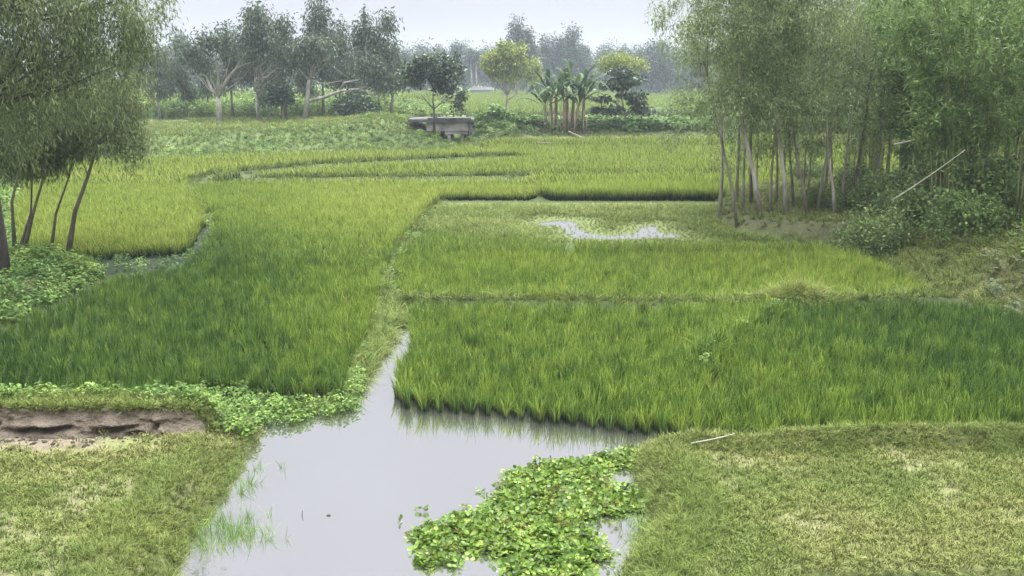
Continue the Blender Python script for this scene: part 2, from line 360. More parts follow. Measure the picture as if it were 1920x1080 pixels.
# ------------------------------------------------------------------ scatter (for uncountable cover only)
def variants(cname, meshes):
    c = bpy.data.collections.new(cname)
    for i, me in enumerate(meshes):
        o = bpy.data.objects.new("%s_%02d" % (cname, i), me); c.objects.link(o)
    return c, len(meshes)
def scatter(name, label, cat, pts, coll, scale, tint, tilt=.12, sz=None):
    c, nv = coll; N_ = len(pts)
    if N_ == 0: return
    rot = np.stack([rng.normal(0, tilt, N_), rng.normal(0, tilt, N_), rng.uniform(0, 6.283, N_)], 1)
    me = mk(name, pts, np.zeros((0, 3), int), [], {"rot": ('FLOAT_VECTOR', rot), "scl": ('FLOAT', np.broadcast_to(scale, (N_,)).astype(float).copy()),
        "tint": ('FLOAT', np.clip(tint, 0, 1).astype(float)), "vid": ('INT', rng.integers(0, nv, N_))}, smooth=False)
    o = link(name, me); tag(o, label, cat, kind="stuff")
    g = bpy.data.node_groups.new(name, 'GeometryNodeTree')
    g.interface.new_socket("Geometry", in_out='INPUT', socket_type='NodeSocketGeometry'); g.interface.new_socket("Geometry", in_out='OUTPUT', socket_type='NodeSocketGeometry')
    gi = g.nodes.new("NodeGroupInput"); go = g.nodes.new("NodeGroupOutput")
    ip = g.nodes.new("GeometryNodeInstanceOnPoints"); ci = g.nodes.new("GeometryNodeCollectionInfo")
    ci.inputs["Collection"].default_value = c; ci.inputs["Separate Children"].default_value = True; ci.inputs["Reset Children"].default_value = True
    ip.inputs["Pick Instance"].default_value = True
    def at(nm, ty):
        a = g.nodes.new("GeometryNodeInputNamedAttribute"); a.data_type = ty; a.inputs["Name"].default_value = nm; return a.outputs["Attribute"]
    g.links.new(gi.outputs[0], ip.inputs["Points"]); g.links.new(ci.outputs[0], ip.inputs["Instance"])
    g.links.new(at("vid", 'INT'), ip.inputs["Instance Index"]); g.links.new(at("scl", 'FLOAT'), ip.inputs["Scale"])
    e2r = g.nodes.new("FunctionNodeEulerToRotation"); g.links.new(at("rot", 'FLOAT_VECTOR'), e2r.inputs[0]); g.links.new(e2r.outputs[0], ip.inputs["Rotation"])
    g.links.new(ip.outputs[0], go.inputs[0])
    md = o.modifiers.new("scatter", 'NODES'); md.node_group = g
    return o
def grid_pts(P, sp_, jit=.3, rot=.1, margin=0.0, dens=None, keep=1.0, an=1.0):
    c, s = math.cos(rot), math.sin(rot); Q = P @ np.array([[c, -s], [s, c]])
    x0, y0 = Q.min(0); x1, y1 = Q.max(0)
    gx, gy = np.meshgrid(np.arange(x0, x1, sp_ * an), np.arange(y0, y1, sp_ / an)); q = np.stack([gx.ravel(), gy.ravel()], 1)
    q = q + rng.uniform(-jit, jit, q.shape) * sp_; p = q @ np.array([[c, s], [-s, c]])
    # within a wide wedge round the view
    p = p[(np.abs(p[:, 0]) < p[:, 1] * .62 + 3) & (p[:, 1] > 6.5)]
    s_ = sdf(p[:, 0], p[:, 1], P); wob = .12 * (fbm(p[:, 0], p[:, 1], 2.5, 3) - .5)
    p = p[s_ + wob > margin]
    if P is not GROVE and len(P) > 4: p = p[sdf(p[:, 0], p[:, 1], GROVE) < -.1]
    if dens is not None: p = p[rng.random(len(p)) < dens(p[:, 0], p[:, 1])]
    elif keep < 1: p = p[rng.random(len(p)) < keep]
    return p
def on_ground(p, dz=0.0): return np.column_stack([p, H(p[:, 0], p[:, 1]) + dz])

def blades(nb, hgt, spread, wid, seg, lean, mat, name, hvar=.25, droop=.5, hp=1.0):
    V = []; Fc = []; hh = []; vr = []
    for _ in range(nb):
        a = random.uniform(0, 6.283); r = spread * math.sqrt(random.random()); bx, by = math.cos(a) * r, math.sin(a) * r
        a2 = a + random.uniform(-.9, .9); h_ = hgt * random.uniform(1 - hvar, 1 + hvar); ln_ = lean * h_ * random.uniform(.3, 1.2); dr = droop * random.uniform(0, 1)
        w_ = wid * random.uniform(.7, 1.3); q = random.random(); tw = a2 + 1.5708 + random.uniform(-.8, .8); ux, uy = math.cos(tw), math.sin(tw)
        b = len(V)
        for i in range(seg + 1):
            t = i / seg; out = ln_ * (t ** 1.8) * (1 + dr * t); z = h_ * (t - dr * .55 * t ** 3)
            x, y = bx + math.cos(a2) * out, by + math.sin(a2) * out; ww = w_ * (1 - t ** 2 * .95) * .5
            if i == seg: V.append((x, y, z)); hh.append(t); vr.append(q)
            else: V += [(x - ux * ww, y - uy * ww, z), (x + ux * ww, y + uy * ww, z)]; hh += [t, t]; vr += [q, q]
        for i in range(seg - 1): Fc.append((b + 2*i, b + 2*i + 1, b + 2*i + 3, b + 2*i + 2))
        Fc.append((b + 2*seg - 2, b + 2*seg - 1, b + 2*seg))
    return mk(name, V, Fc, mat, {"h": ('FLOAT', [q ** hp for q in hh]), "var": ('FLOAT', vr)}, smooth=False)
def weedmesh(nl, hgt, spr, ln, wd, mat, name, up=.25):
    """small leafy plant: thin stems with ovate leaves"""
    V = []; Fc = []; vr = []; hh = []
    for k in range(nl):
        a = random.uniform(0, 6.283); t = random.random() ** .7; r = spr * t * random.uniform(.3, 1); z = hgt * (1 - .45 * (r / spr) ** 2) * random.uniform(.35, 1)
        c = Vector((math.cos(a) * r, math.sin(a) * r, z)); a2 = a + random.uniform(-1, 1)
        dr = Vector((math.cos(a2), math.sin(a2), random.uniform(-.35, up))).normalized(); u = dr.cross(Vector((random.uniform(-.4,.4), random.uniform(-.4,.4), 1))).normalized(); nn = u.cross(dr)
        l_ = ln * random.uniform(.6, 1.3); w_ = wd * random.uniform(.7, 1.2); b = len(V); q = random.random()
        pts = [c, c + dr*l_*.3 + u*w_ + nn*w_*.25, c + dr*l_*.7 + u*w_*.8 + nn*w_*.2, c + dr*l_ - nn*w_*.2, c + dr*l_*.7 - u*w_*.8 + nn*w_*.2, c + dr*l_*.3 - u*w_ + nn*w_*.25]
        V += pts; Fc += [(b, b+1, b+2, b+3), (b, b+3, b+4, b+5)]; vr += [q] * 6; hh += [.9] * 6
        if k % 2 == 0:
            b = len(V); g0 = Vector((c.x * .2, c.y * .2, 0)); V += [g0 + Vector((.004,0,0)), g0 - Vector((.004,0,0)), c]; Fc.append((b, b+1, b+2)); vr += [q] * 3; hh += [0, 0, .9]
    return mk(name, V, Fc, mat, {"h": ('FLOAT', hh), "var": ('FLOAT', vr)}, smooth=False)
def hyacinth(mat, name, n_=8):
    V = []; Fc = []; vr = []; hh = []
    for k in range(n_):
        a = 6.283 * k / n_ + random.uniform(-.4, .4); r = random.uniform(.03, .10); z = random.uniform(.05, .14)
        c = Vector((math.cos(a) * r, math.sin(a) * r, z)); dr = Vector((math.cos(a), math.sin(a), random.uniform(.0, .8))).normalized(); u = dr.cross(Vector((0,0,1))).normalized(); nn = u.cross(dr)
        s_ = random.uniform(.035, .058); b = len(V); q = random.random(); V.append(c + dr * s_ - nn * s_ * .25); m_ = 8
        for j in range(m_):
            an = 6.283 * j / m_; V.append(c + dr * (s_ + s_ * 1.1 * math.cos(an)) + u * s_ * math.sin(an) + nn * s_ * .12)
        for j in range(m_): Fc.append((b, b + 1 + j, b + 1 + (j + 1) % m_))
        vr += [q] * (m_ + 1); hh += [.9] * (m_ + 1)
        b = len(V); w_ = Vector((.006, 0, 0)); V += [w_, -w_, c - w_ * .6, c + w_ * .6]; Fc.append((b, b+1, b+2, b+3)); vr += [q] * 4; hh += [.2, .2, .8, .8]
    return mk(name, V, Fc, mat, {"h": ('FLOAT', hh), "var": ('FLOAT', vr)}, smooth=True)

# ------------------------------------------------------------------ the ground: one sheet
def axis(segs):
    o = []
    for a, b, s0, s1 in segs:
        x = a
        while x < b - 1e-6:
            o.append(x); t = (x - a) / (b - a); x += s0 * (1 - t) + s1 * t
    o.append(segs[-1][1]); return np.array(o)
xs = axis([(0, 8, .045, .055), (8, 20, .055, .2), (20, 60, .2, 1.0), (60, 300, 1.0, 20), (300, 2500, 40, 200)])
xs = np.concatenate([-xs[::-1][:-1], xs])
ys = axis([(-400, 0, 60, 5), (0, 8, 1.5, .1), (8, 16, .04, .05), (16, 26, .05, .10), (26, 48, .10, .2), (48, 100, .2, .5), (100, 400, .8, 8), (400, 3500, 20, 300)])
gx, gy = np.meshgrid(xs, ys); X = gx.ravel(); Y = gy.ravel(); Z = H(X, Y)
def lerpc(c, tgt, k): return c * (1 - k[:, None]) + np.array(tgt)[None] * k[:, None]
c = np.tile(np.array([.055,.075,.025]), (len(X), 1)); nn = fbm(X, Y, 1.2, 5, 3); nb = fbm(X, Y, .25, 4, 5)
c = lerpc(c, (.10,.16,.03), ss(118, 121, Y))
c = lerpc(c, (.13,.20,.035), ss(.4, .7, nb) * ss(118, 121, Y) * .7)
k = ss(-.1, .1, sdf(X, Y, MARSH)); c = lerpc(c, (.11,.14,.045), k)
for P in (LPLOT, RPLOT):
    s = sdf(X, Y, P); k = ss(-.1, .3, s); c = lerpc(c, (.14,.16,.055), k); c = lerpc(c, (.19,.17,.10), k * ss(.52, .70, nn) * .5)
k = ss(0, .35, sdf(X, Y, POND)); c = lerpc(c, (.09,.08,.055), k)
k = ss(11.6, 12.2, Y + .5 * (nn - .5)) * (1 - ss(12.7, 12.8, Y)) * ss(-4.6, -5.2, X); k = np.where(X < -4.6, ss(11.75, 12.15, Y + .6 * (nn - .5)) * (Y < 12.72) * ss(0, .8, -5.0 - X), 0); c = lerpc(c, (.155,.13,.09), k)
k = ss(0, 1, sdf(X, Y, LBANK)); c = lerpc(c, (.11,.11,.05), k)
k = ss(-.1, .3, sdf(X, Y, GROVE)); c = lerpc(c, (.10,.105,.05), k)
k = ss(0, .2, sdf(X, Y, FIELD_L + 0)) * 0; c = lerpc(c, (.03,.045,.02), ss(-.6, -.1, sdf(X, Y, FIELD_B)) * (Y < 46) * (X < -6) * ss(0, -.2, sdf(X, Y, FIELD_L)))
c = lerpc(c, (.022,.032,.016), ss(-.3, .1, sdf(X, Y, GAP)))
s = sdf(X, Y, SL); k = ss(-.1, .5, s); c = lerpc(c, (.12,.14,.045), k); c = lerpc(c, (.13,.125,.055), k * ss(.46, .60, fbm(X, Y, .7, 4, 8) + .12 * ss(2, 5, s)))
s = sdf(X, Y, LV); k = ss(0, 1, s); c = lerpc(c, (.09,.13,.04), k)
k = ss(71, 72, Y) * (1 - ss(74.5, 75.5, Y)) * ss(0, 2, X); c = lerpc(c, (.30,.25,.16), k * ss(.35, .5, nn + .1))
COLR = np.column_stack([np.clip(c, 0, 1), np.ones(len(X))])
nx, ny = len(xs), len(ys); ii = (np.arange(ny - 1)[:, None] * nx + np.arange(nx - 1)[None]).ravel()
ground = link("ground", mk("ground", np.column_stack([X, Y, Z]), np.stack([ii, ii + 1, ii + 1 + nx, ii + nx], 1), GROUND, {"col": ('FLOAT_COLOR', COLR)}))
tag(ground, kind="structure")
def sheet(name, x0, x1, y0, y1, z):
    o = link(name, mk(name, [(x0,y0,z),(x1,y0,z),(x1,y1,z),(x0,y1,z)], [(0,1,2,3)], WATER)); return tag(o, kind="structure")
sheet("water", -6.5, 4.5, 3, 23, 0.006)
sheet("water", -1, 9.5, 25.5, 37.5, 0.012)
sheet("water", -2, 60, 102.5, 119, .06)
print("ground", nx * ny)

# cut earth face of the left bund: displaced sheet with hollows
us = np.arange(-17, -3.7, .025); vs_ = np.linspace(0, 1, 30); gu, gv = np.meshgrid(us, vs_); U = gu.ravel(); Vv = gv.ravel()
topz = (.605 + .05 * fbm(U, U * 0, .7, 3, 3)); endk = ss(-3.95, -4.9, U) if False else ss(0, .7, -3.75 - U)
zb = .18; zz = zb + (topz * endk - zb) * Vv; zz = np.maximum(zz, .1)
yy = 12.52 + .12 * Vv + .10 * (fbm(U, Vv * 1.3, 1.1, 3, 5) - .5) + .13 * (fbm(U, zz * 3, 4, 5, 8) - .5) + .04 * (fbm(U, zz * 2, 14, 3, 8) - .5) - .10 * (1 - Vv) ** 2
for hx, hz, wx, wz, dp in ((W(75,795,.35)[0], .36, .30, .035, .15), (W(120,795,.35)[0], .37, .18, .03, .15), (W(210,800,.33)[0], .33, .17, .04, .16), (W(240,795,.35)[0], .37, .22, .035, .16), (W(262,803,.3)[0], .31, .12, .03, .16), (W(10,785,.4)[0], .42, .10, .04, .12), (W(300,793,.4)[0], .38, .035, .05, .15), (-13, .35, .4, .05, .2)):
    yy = yy + dp * np.exp(-((U - hx) / wx) ** 4 - ((zz - hz - .02 * np.sin((U - hx) * 9)) / wz) ** 2)
    yy = yy - .05 * np.exp(-((U - hx) / (wx * 1.2)) ** 4 - ((zz - hz - wz * 2.2) / (wz * 1.2)) ** 2)
nu, nv_ = len(us), len(vs_); ii = (np.arange(nv_ - 1)[:, None] * nu + np.arange(nu - 1)[None]).ravel()
o = link("earth_bank", mk("earth_bank", np.column_stack([U, yy, zz]), np.stack([ii, ii + 1, ii + 1 + nu, ii + nu], 1), bankM)); tag(o, kind="structure")

# ------------------------------------------------------------------ rice
riceG = leafmat("rice leaves", [(.038,.085,.016),(.105,.18,.025),(.20,.285,.038),(.29,.355,.06)], hcol=(.016,.030,.010), trans=.25, spec=.12)  # hcol: dark wet sheaths, deepened to paint shade into the stalk edges
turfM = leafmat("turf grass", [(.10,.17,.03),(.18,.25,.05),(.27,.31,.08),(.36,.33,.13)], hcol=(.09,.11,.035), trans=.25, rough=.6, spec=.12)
weedM = leafmat("weed leaves", [(.05,.11,.022),(.11,.19,.035),(.20,.28,.06),(.28,.34,.09)], trans=.25, spec=.15)
hyaM = leafmat("water hyacinth leaves", [(.12,.11,.03),(.07,.13,.02),(.12,.20,.028),(.18,.26,.04),(.27,.30,.06)], hcol=(.04,.06,.02), trans=.25, rough=.4, spec=.25)
dryM = leafmat("dry undergrowth", [(.06,.08,.03),(.08,.11,.04),(.11,.125,.05),(.15,.15,.07)], trans=.2)
random.seed(11)
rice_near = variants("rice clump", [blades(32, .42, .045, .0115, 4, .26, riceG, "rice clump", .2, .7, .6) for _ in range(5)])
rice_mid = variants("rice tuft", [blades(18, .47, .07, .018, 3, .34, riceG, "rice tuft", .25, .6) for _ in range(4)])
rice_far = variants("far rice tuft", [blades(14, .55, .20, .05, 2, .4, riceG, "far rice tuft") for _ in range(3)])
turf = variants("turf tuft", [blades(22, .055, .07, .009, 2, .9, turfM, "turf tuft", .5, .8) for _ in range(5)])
turf_far = variants("coarse tuft", [blades(16, .28, .16, .035, 2, .7, turfM, "coarse tuft", .4, .8) for _ in range(4)])
bankgrass = variants("bank grass", [blades(26, .17, .07, .010, 3, .9, turfM, "bank grass", .4, 1.0) for _ in range(4)])
weeds = variants("weed", [weedmesh(26, .26, .17, .07, .022, weedM, "weed") for _ in range(5)])
creeper = variants("creeper", [weedmesh(46, .7, .6, .20, .075, weedM, "creeper") for _ in range(5)])
dry = variants("dry weed", [weedmesh(40, .45, .42, .13, .04, dryM, "dry weed") for _ in range(4)])
hya = variants("hyacinth", [hyacinth(hyaM, "hyacinth", k) for k in (7, 8, 9, 7, 8)])
reeds = variants("reed", [blades(9, .22, .05, .007, 3, .5, weedM, "reed", .5, .6) for _ in range(4)])

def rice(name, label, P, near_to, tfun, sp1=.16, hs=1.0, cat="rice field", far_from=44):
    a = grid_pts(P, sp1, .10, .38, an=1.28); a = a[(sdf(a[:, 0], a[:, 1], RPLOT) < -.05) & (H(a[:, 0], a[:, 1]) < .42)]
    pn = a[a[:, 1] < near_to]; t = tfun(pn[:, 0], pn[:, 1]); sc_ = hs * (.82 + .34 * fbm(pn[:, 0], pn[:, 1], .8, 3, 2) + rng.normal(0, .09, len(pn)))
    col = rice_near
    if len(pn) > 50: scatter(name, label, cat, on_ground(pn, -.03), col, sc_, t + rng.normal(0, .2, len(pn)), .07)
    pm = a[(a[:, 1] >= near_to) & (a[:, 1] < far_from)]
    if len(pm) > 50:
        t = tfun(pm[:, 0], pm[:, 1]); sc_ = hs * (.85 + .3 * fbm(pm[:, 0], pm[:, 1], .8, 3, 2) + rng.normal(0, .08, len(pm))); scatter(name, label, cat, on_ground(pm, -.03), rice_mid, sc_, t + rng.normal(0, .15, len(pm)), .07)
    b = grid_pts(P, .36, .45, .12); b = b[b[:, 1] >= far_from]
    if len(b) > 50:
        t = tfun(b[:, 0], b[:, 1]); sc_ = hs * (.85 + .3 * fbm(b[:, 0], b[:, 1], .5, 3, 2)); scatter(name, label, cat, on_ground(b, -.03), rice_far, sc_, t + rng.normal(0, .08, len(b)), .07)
def tL(x, y):   # dark at the near left, lime towards the right edge and the back
    px = x / (y * cp + 5 * sp) * F + 960
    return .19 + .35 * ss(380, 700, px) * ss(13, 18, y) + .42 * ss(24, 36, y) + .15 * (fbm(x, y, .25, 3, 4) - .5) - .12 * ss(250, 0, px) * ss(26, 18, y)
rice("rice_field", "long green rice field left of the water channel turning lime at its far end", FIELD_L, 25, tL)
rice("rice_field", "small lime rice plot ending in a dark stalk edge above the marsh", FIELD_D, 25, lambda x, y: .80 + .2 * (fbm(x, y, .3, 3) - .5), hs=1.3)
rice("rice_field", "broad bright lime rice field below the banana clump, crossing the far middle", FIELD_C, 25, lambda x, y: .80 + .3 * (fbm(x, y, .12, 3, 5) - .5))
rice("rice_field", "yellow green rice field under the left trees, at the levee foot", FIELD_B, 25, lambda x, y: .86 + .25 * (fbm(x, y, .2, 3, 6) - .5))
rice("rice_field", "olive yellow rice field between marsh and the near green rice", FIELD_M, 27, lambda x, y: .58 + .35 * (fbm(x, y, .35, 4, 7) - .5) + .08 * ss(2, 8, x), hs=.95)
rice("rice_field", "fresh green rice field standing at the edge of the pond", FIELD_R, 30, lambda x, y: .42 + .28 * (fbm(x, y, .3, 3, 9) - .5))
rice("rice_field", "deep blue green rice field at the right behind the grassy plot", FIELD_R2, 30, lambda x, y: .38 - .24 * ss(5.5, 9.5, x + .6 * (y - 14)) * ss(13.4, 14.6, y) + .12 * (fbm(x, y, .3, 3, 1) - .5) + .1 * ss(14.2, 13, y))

# ------------------------------------------------------------------ turf on the near plots
def dr_(P, s0, s1): return lambda x, y: ss(s0, s1, sdf(x, y, P))
p = grid_pts(LPLOT, .062, .5, .3, -.02, dens=lambda x, y: .5 + .5 * ss(.62, .5, fbm(x, y, 1.2, 5, 3)) - .85 * ss(11.6, 12.15, y) * (x < -4.6))
scatter("grass", "cropped yellowish grass on the flat plot left of the pond", "grass", on_ground(p), turf, .7 + .6 * rng.random(len(p)), .10 + .55 * ss(.35, .7, fbm(p[:,0], p[:,1], .9, 4, 3)) + .25 * ss(11.2, 12.3, p[:,1]) + rng.normal(0, .10, len(p)), .3)
p = grid_pts(RPLOT, .062, .5, .3, -.02, dens=lambda x, y: .5 + .5 * ss(.66, .5, fbm(x, y, 1.2, 5, 3)))
scatter("grass", "short pale green grass on the flat plot right of the pond", "grass", on_ground(p), turf, .7 + .6 * rng.random(len(p)), .30 + .45 * ss(.35, .7, fbm(p[:,0], p[:,1], .9, 4, 13)) + rng.normal(0, .10, len(p)), .3)
def rim(P, w_=.45, sp_=.07, cond=None, lo=-.12):
    a = grid_pts(P, sp_, .5, .2, lo); s = sdf(a[:, 0], a[:, 1], P); a = a[(s < w_)]
    if cond is not None: a = a[cond(a)]
    return a
def ext(P): return P
BB = np.array([(-17,3),(17,3),(17,14),(-17,14)])
allp = grid_pts(BB, .075, .5, .1)
s = sdf(allp[:, 0], allp[:, 1], RPLOT); p = allp[(s > -.10) & (s < .62 + .2 * fbm(allp[:,0], allp[:,1], 1.5, 2))]
scatter("grass", "long drooping grass along the raised rim of the right plot", "grass", on_ground(p), bankgrass, .40 + .35 * rng.random(len(p)), .24 + .45 * (fbm(p[:,0], p[:,1], 2, 3) - .3) + rng.normal(0, .1, len(p)), .35)
s = sdf(allp[:, 0], allp[:, 1], LPLOT); p = allp[(s > -.12) & (s < .75 + .3 * fbm(allp[:,0], allp[:,1], 1.5, 2)) & ((allp[:, 1] < 11.7) | (allp[:, 0] > -4.3)) & (allp[:, 1] < 12.5) & (allp[:, 0] > -6)]
scatter("grass", "matted grass on the shore of the left plot by the water", "grass", on_ground(p), bankgrass, .32 + .35 * rng.random(len(p)), .26 + .35 * (fbm(p[:,0], p[:,1], 2, 3) - .3) + rng.normal(0, .1, len(p)), .35)
p = allp[(allp[:, 1] > 12.64) & (allp[:, 1] < 13.35) & (allp[:, 0] < -4.1)]; q_ = p[(p[:,1] < 12.75)]; p = np.vstack([p, p + .03, q_ + .02, q_ - np.array([0, .04])]); p[:,1] = np.maximum(p[:,1], 12.665)
scatter("grass", "thin grass fringe on top of the cut earth bank", "grass", on_ground(p), turf, 1.0 + .5 * rng.random(len(p)), .45 + rng.normal(0, .12, len(p)), .3)

def clod():
    V = []; n_ = 7
    for j, (zz_, rr_) in enumerate(((0, .8), (.35, 1.0), (.8, .65))):
        for k in range(n_):
            a = 6.283 * k / n_ + j * .4; q_ = rr_ * random.uniform(.75, 1.2); V.append((math.cos(a) * q_, math.sin(a) * q_, zz_ * random.uniform(.8, 1.2)))
    V.append((0, 0, 1.0)); Fc = [(j*n_+k, j*n_+(k+1)%n_, (j+1)*n_+(k+1)%n_, (j+1)*n_+k) for j in range(2) for k in range(n_)] + [(2*n_+k, 2*n_+(k+1)%n_, 3*n_) for k in range(n_)]
    return mk("clod", V, Fc, bankM)
clods = variants("clod", [clod() for _ in range(4)])
q = np.column_stack([rng.uniform(-9, -4.4, 900), 12.5 - np.abs(rng.normal(0, .28, 900))])
scatter("soil_crumbs", "loose brown soil crumbs at the foot of the cut bank", "soil", on_ground(q, -.004), clods, .006 + .03 * rng.random(len(q)) ** 4, rng.random(len(q)), .5)
# leafy weeds behind the left bank down to the water
WP = poly([(-40,745,.1),(230,745,.1),(420,735),(545,770),(640,762),(675,705),(668,755),(655,772),(560,795),(490,800),(478,828),(440,800,.3),(405,770,.5),(330,757,.6),(200,750,.6),(-40,757,.6)])
p = grid_pts(WP, .12, .5, .2, -.05, keep=.9); 
scatter("weeds", "pale leafy weeds between the cut bank and the left rice field", "weeds", on_ground(p), weeds, .5 + .5 * rng.random(len(p)), .30 + .3 * (fbm(p[:,0], p[:,1], 1, 3) - .4) + rng.normal(0, .13, len(p)), .25)
WP2 = poly([(655,772),(690,690),(738,640),(748,600),(722,560),(740,520),(712,560),(705,610),(665,690),(640,760)])
p = grid_pts(WP2, .13, .5, .2, -.08, keep=.6)
p = p[sdf(p[:,0], p[:,1], POND) < .02]
scatter("weeds", "low green weeds along the left side of the water channel", "weeds", on_ground(p), weeds, .4 + .3 * rng.random(len(p)), .18 + rng.normal(0, .12, len(p)), .25)
p = grid_pts(poly([(640,765),(700,690),(735,645),(770,640),(776,600),(722,560),(740,520),(712,560),(690,640),(655,700)]), .09, .5, .2, -.05); p = p[(sdf(p[:,0], p[:,1], POND) < .03) | (rng.random(len(p)) < .05)]
scatter("grass", "tangled grass growing beside the narrow channel", "grass", on_ground(p), bankgrass, .7 + .6 * rng.random(len(p)), .35 + rng.normal(0, .15, len(p)), .3)
# hyacinth mat
HY = poly([(775,1000),(830,978),(905,962),(925,935),(950,905),(945,890),(1000,872),(1100,858),(1150,846),(1190,842),(1212,850),(1200,862),(1175,885),(1135,905),(1200,925),(1215,945),(1170,965),(1100,985),(1100,1000),(1140,1020),(1150,1040),(1110,1085),(1090,1200),(1000,1200),(950,1085),(935,1050),(870,1040),(850,1068),(790,1060)])
p = grid_pts(HY, .056, .5, .3, -.07, dens=lambda x, y: ss(-.05, .25, sdf(x, y, HY) + .4 * (fbm(x, y, 3.2, 3, 5) - .37)))
p2 = grid_pts(HY + 0, .12, .5, .3, -.35, keep=.10); p = np.vstack([p, p2[sdf(p2[:,0], p2[:,1], RPLOT) < 0]])
scatter("water_hyacinth", "mat of round leaved water hyacinth floating in the pond", "water hyacinth", np.column_stack([p, np.full(len(p), -.02)]), hya, .36 + .26 * rng.random(len(p)), .45 + rng.normal(0, .2, len(p)), .3)
# grasses on bunds, channel, marsh
pts = []
for P in BUNDS:
    for (a, b) in zip(P[:-1], P[1:]):
        le = math.dist(a, b); k = int(le / (.05 if a[1] < 24 else .12)) + 1; t = rng.random(k)[:, None]
        q = np.array(a) * (1 - t) + np.array(b) * t + rng.normal(0, .16, (k, 2)); pts.append(q)
pts = np.vstack(pts)
scatter("grass", "rough grass on the narrow bunds between rice fields", "grass", on_ground(pts), bankgrass, .8 + .8 * rng.random(len(pts)), .35 + rng.normal(0, .15, len(pts)), .3)
B5 = BUNDS[5]; q = []
for (a, b) in zip(B5[:-1], B5[1:]):
    k = int(math.dist(a, b) / .05); t = rng.random(k)[:, None]; q.append(np.array(a) * (1 - t) + np.array(b) * t + rng.normal(0, .25, (k, 2)))
for (a, b) in zip(BUNDS[4][:-1], BUNDS[4][1:]):
    k = int(math.dist(a, b) / .05); t = rng.random(k)[:, None]; q.append(np.array(a) * (1 - t) + np.array(b) * t + rng.normal(0, .10, (k, 2)))
for (a, b) in zip(BUNDS[6][:-1], BUNDS[6][1:]):
    k = int(math.dist(a, b) / .07); t = rng.random(k)[:, None]; q.append(np.array(a) * (1 - t) + np.array(b) * t + rng.normal(0, .35, (k, 2)))
q = np.vstack(q); q = q[rng.random(len(q)) < .12 + .6 * ss(.5, .65, fbm(q[:,0], q[:,1], .8, 3, 2))]
scatter("weeds", "leafy weeds growing on the field bunds", "weeds", on_ground(q), weeds, .6 + .6 * rng.random(len(q)), .3 + rng.normal(0, .2, len(q)), .3)
p = grid_pts(MARSH, .17, .5, .2, -.1); s = np.maximum(sdf(p[:,0], p[:,1], MPOOL), sdf(p[:,0], p[:,1], MPOOL2)); p = p[(s < .05) | (rng.random(len(p)) < .34)]
p = p[H(p[:,0], p[:,1]) > -.3]
low = np.minimum(ss(.1, 1.8, -sdf(p[:,0], p[:,1], MPOOL)), ss(.3, 3.0, 39.8 - p[:,1]))
scatter("grass", "low marsh grass round the shallow pools in the middle", "grass", on_ground(p), bankgrass, (.9 + .9 * fbm(p[:,0], p[:,1], .7, 3)) * (.3 + .7 * low), .42 + .35 * (fbm(p[:,0], p[:,1], .6, 3, 3) - .5) + rng.normal(0, .1, len(p)), .35)
p = grid_pts(GAP, .22, .5, .2, 0, keep=.65)
scatter("weeds", "leafy weeds in the wet dark gap below the left lime field", "weeds", on_ground(p)[::2], weeds, .6 + .5 * rng.random(len(p[::2])), .15 + rng.normal(0, .2, len(p[::2])), .25)
# brown heap on the bund
HX = W(1490, 568, .15); p = rng.normal(0, 1, (420, 2)) * np.array([.42, .13]) + np.array(HX)
z = H(p[:,0], p[:,1]) + .15 * np.exp(-((p[:,0] - HX[0]) / .5) ** 2 - ((p[:,1] - HX[1]) / .2) ** 2)
scatter("grass_heap", "drooping heap of uncut grass on the bund beside the near right rice", "grass", np.column_stack([p, z]), bankgrass, 1.1 + .6 * rng.random(len(p)), .55 + rng.normal(0, .2, len(p)), .6)

# banks: left, right slope, grove, levee
p = grid_pts(LBANK, .17, .5, .2, 0, keep=.9); p = p[p[:, 1] < 48]
scatter("weeds", "pale weeds and creepers on the bank under the left trees", "weeds", on_ground(p), weeds, .7 + .8 * rng.random(len(p)), .33 + .7 * (fbm(p[:,0], p[:,1], .8, 3) - .5) + rng.normal(0, .15, len(p)), .25)
p = grid_pts(SL, .15, .5, .2, -.1); p = p[(p[:, 1] < 48) & (p[:, 0] < 24)]; s = sdf(p[:,0], p[:,1], SL)
a = p[rng.random(len(p)) < .75 - .35 * ss(2, 5, s)]
scatter("grass", "rough olive grass on the slope rising at the right", "grass", on_ground(a), bankgrass, .9 + .7 * rng.random(len(a)), .45 + .45 * (fbm(a[:,0], a[:,1], .5, 4, 3) - .5) + rng.normal(0, .13, len(a)), .35)
a = p[rng.random(len(p)) < .05 * ss(.50, .60, fbm(p[:,0], p[:,1], .7, 4, 8) + .14 * ss(2, 5, s))]
scatter("dry_weeds", "brown dry weeds on the upper right slope", "weeds", on_ground(a), dry, .5 + .5 * rng.random(len(a)), .5 + rng.normal(0, .25, len(a)), .3)
a = p[rng.random(len(p)) < .24 * ss(1.0, 3.2, s)]; 
scatter("weeds", "green creepers covering the right slope", "weeds", on_ground(a), creeper, .22 + .3 * rng.random(len(a)), .38 + .3 * (fbm(a[:,0], a[:,1], .5, 4, 5) - .5) + rng.normal(0, .13, len(a)), .3)
p = grid_pts(GROVE, .24, .5, .2, -.3); s = sdf(p[:,0], p[:,1], GROVE); p = p[(rng.random(len(p)) < .95 + .05 * np.maximum(ss(.6, 0, s), ss(33.5, 36, p[:,1])))]
scatter("grass", "sparse grass on the bare earth under the thin trunks", "grass", on_ground(p), bankgrass, .8 + .6 * rng.random(len(p)), .4 + rng.normal(0, .15, len(p)), .3)
LVV = np.array([(-45,52),(-.5,52),(0,100),(-45,100)]); p = grid_pts(LVV, .33, .5, .2); s = sdf(p[:,0], p[:,1], LV); p = p[(s > -.3) & (s < 22)]
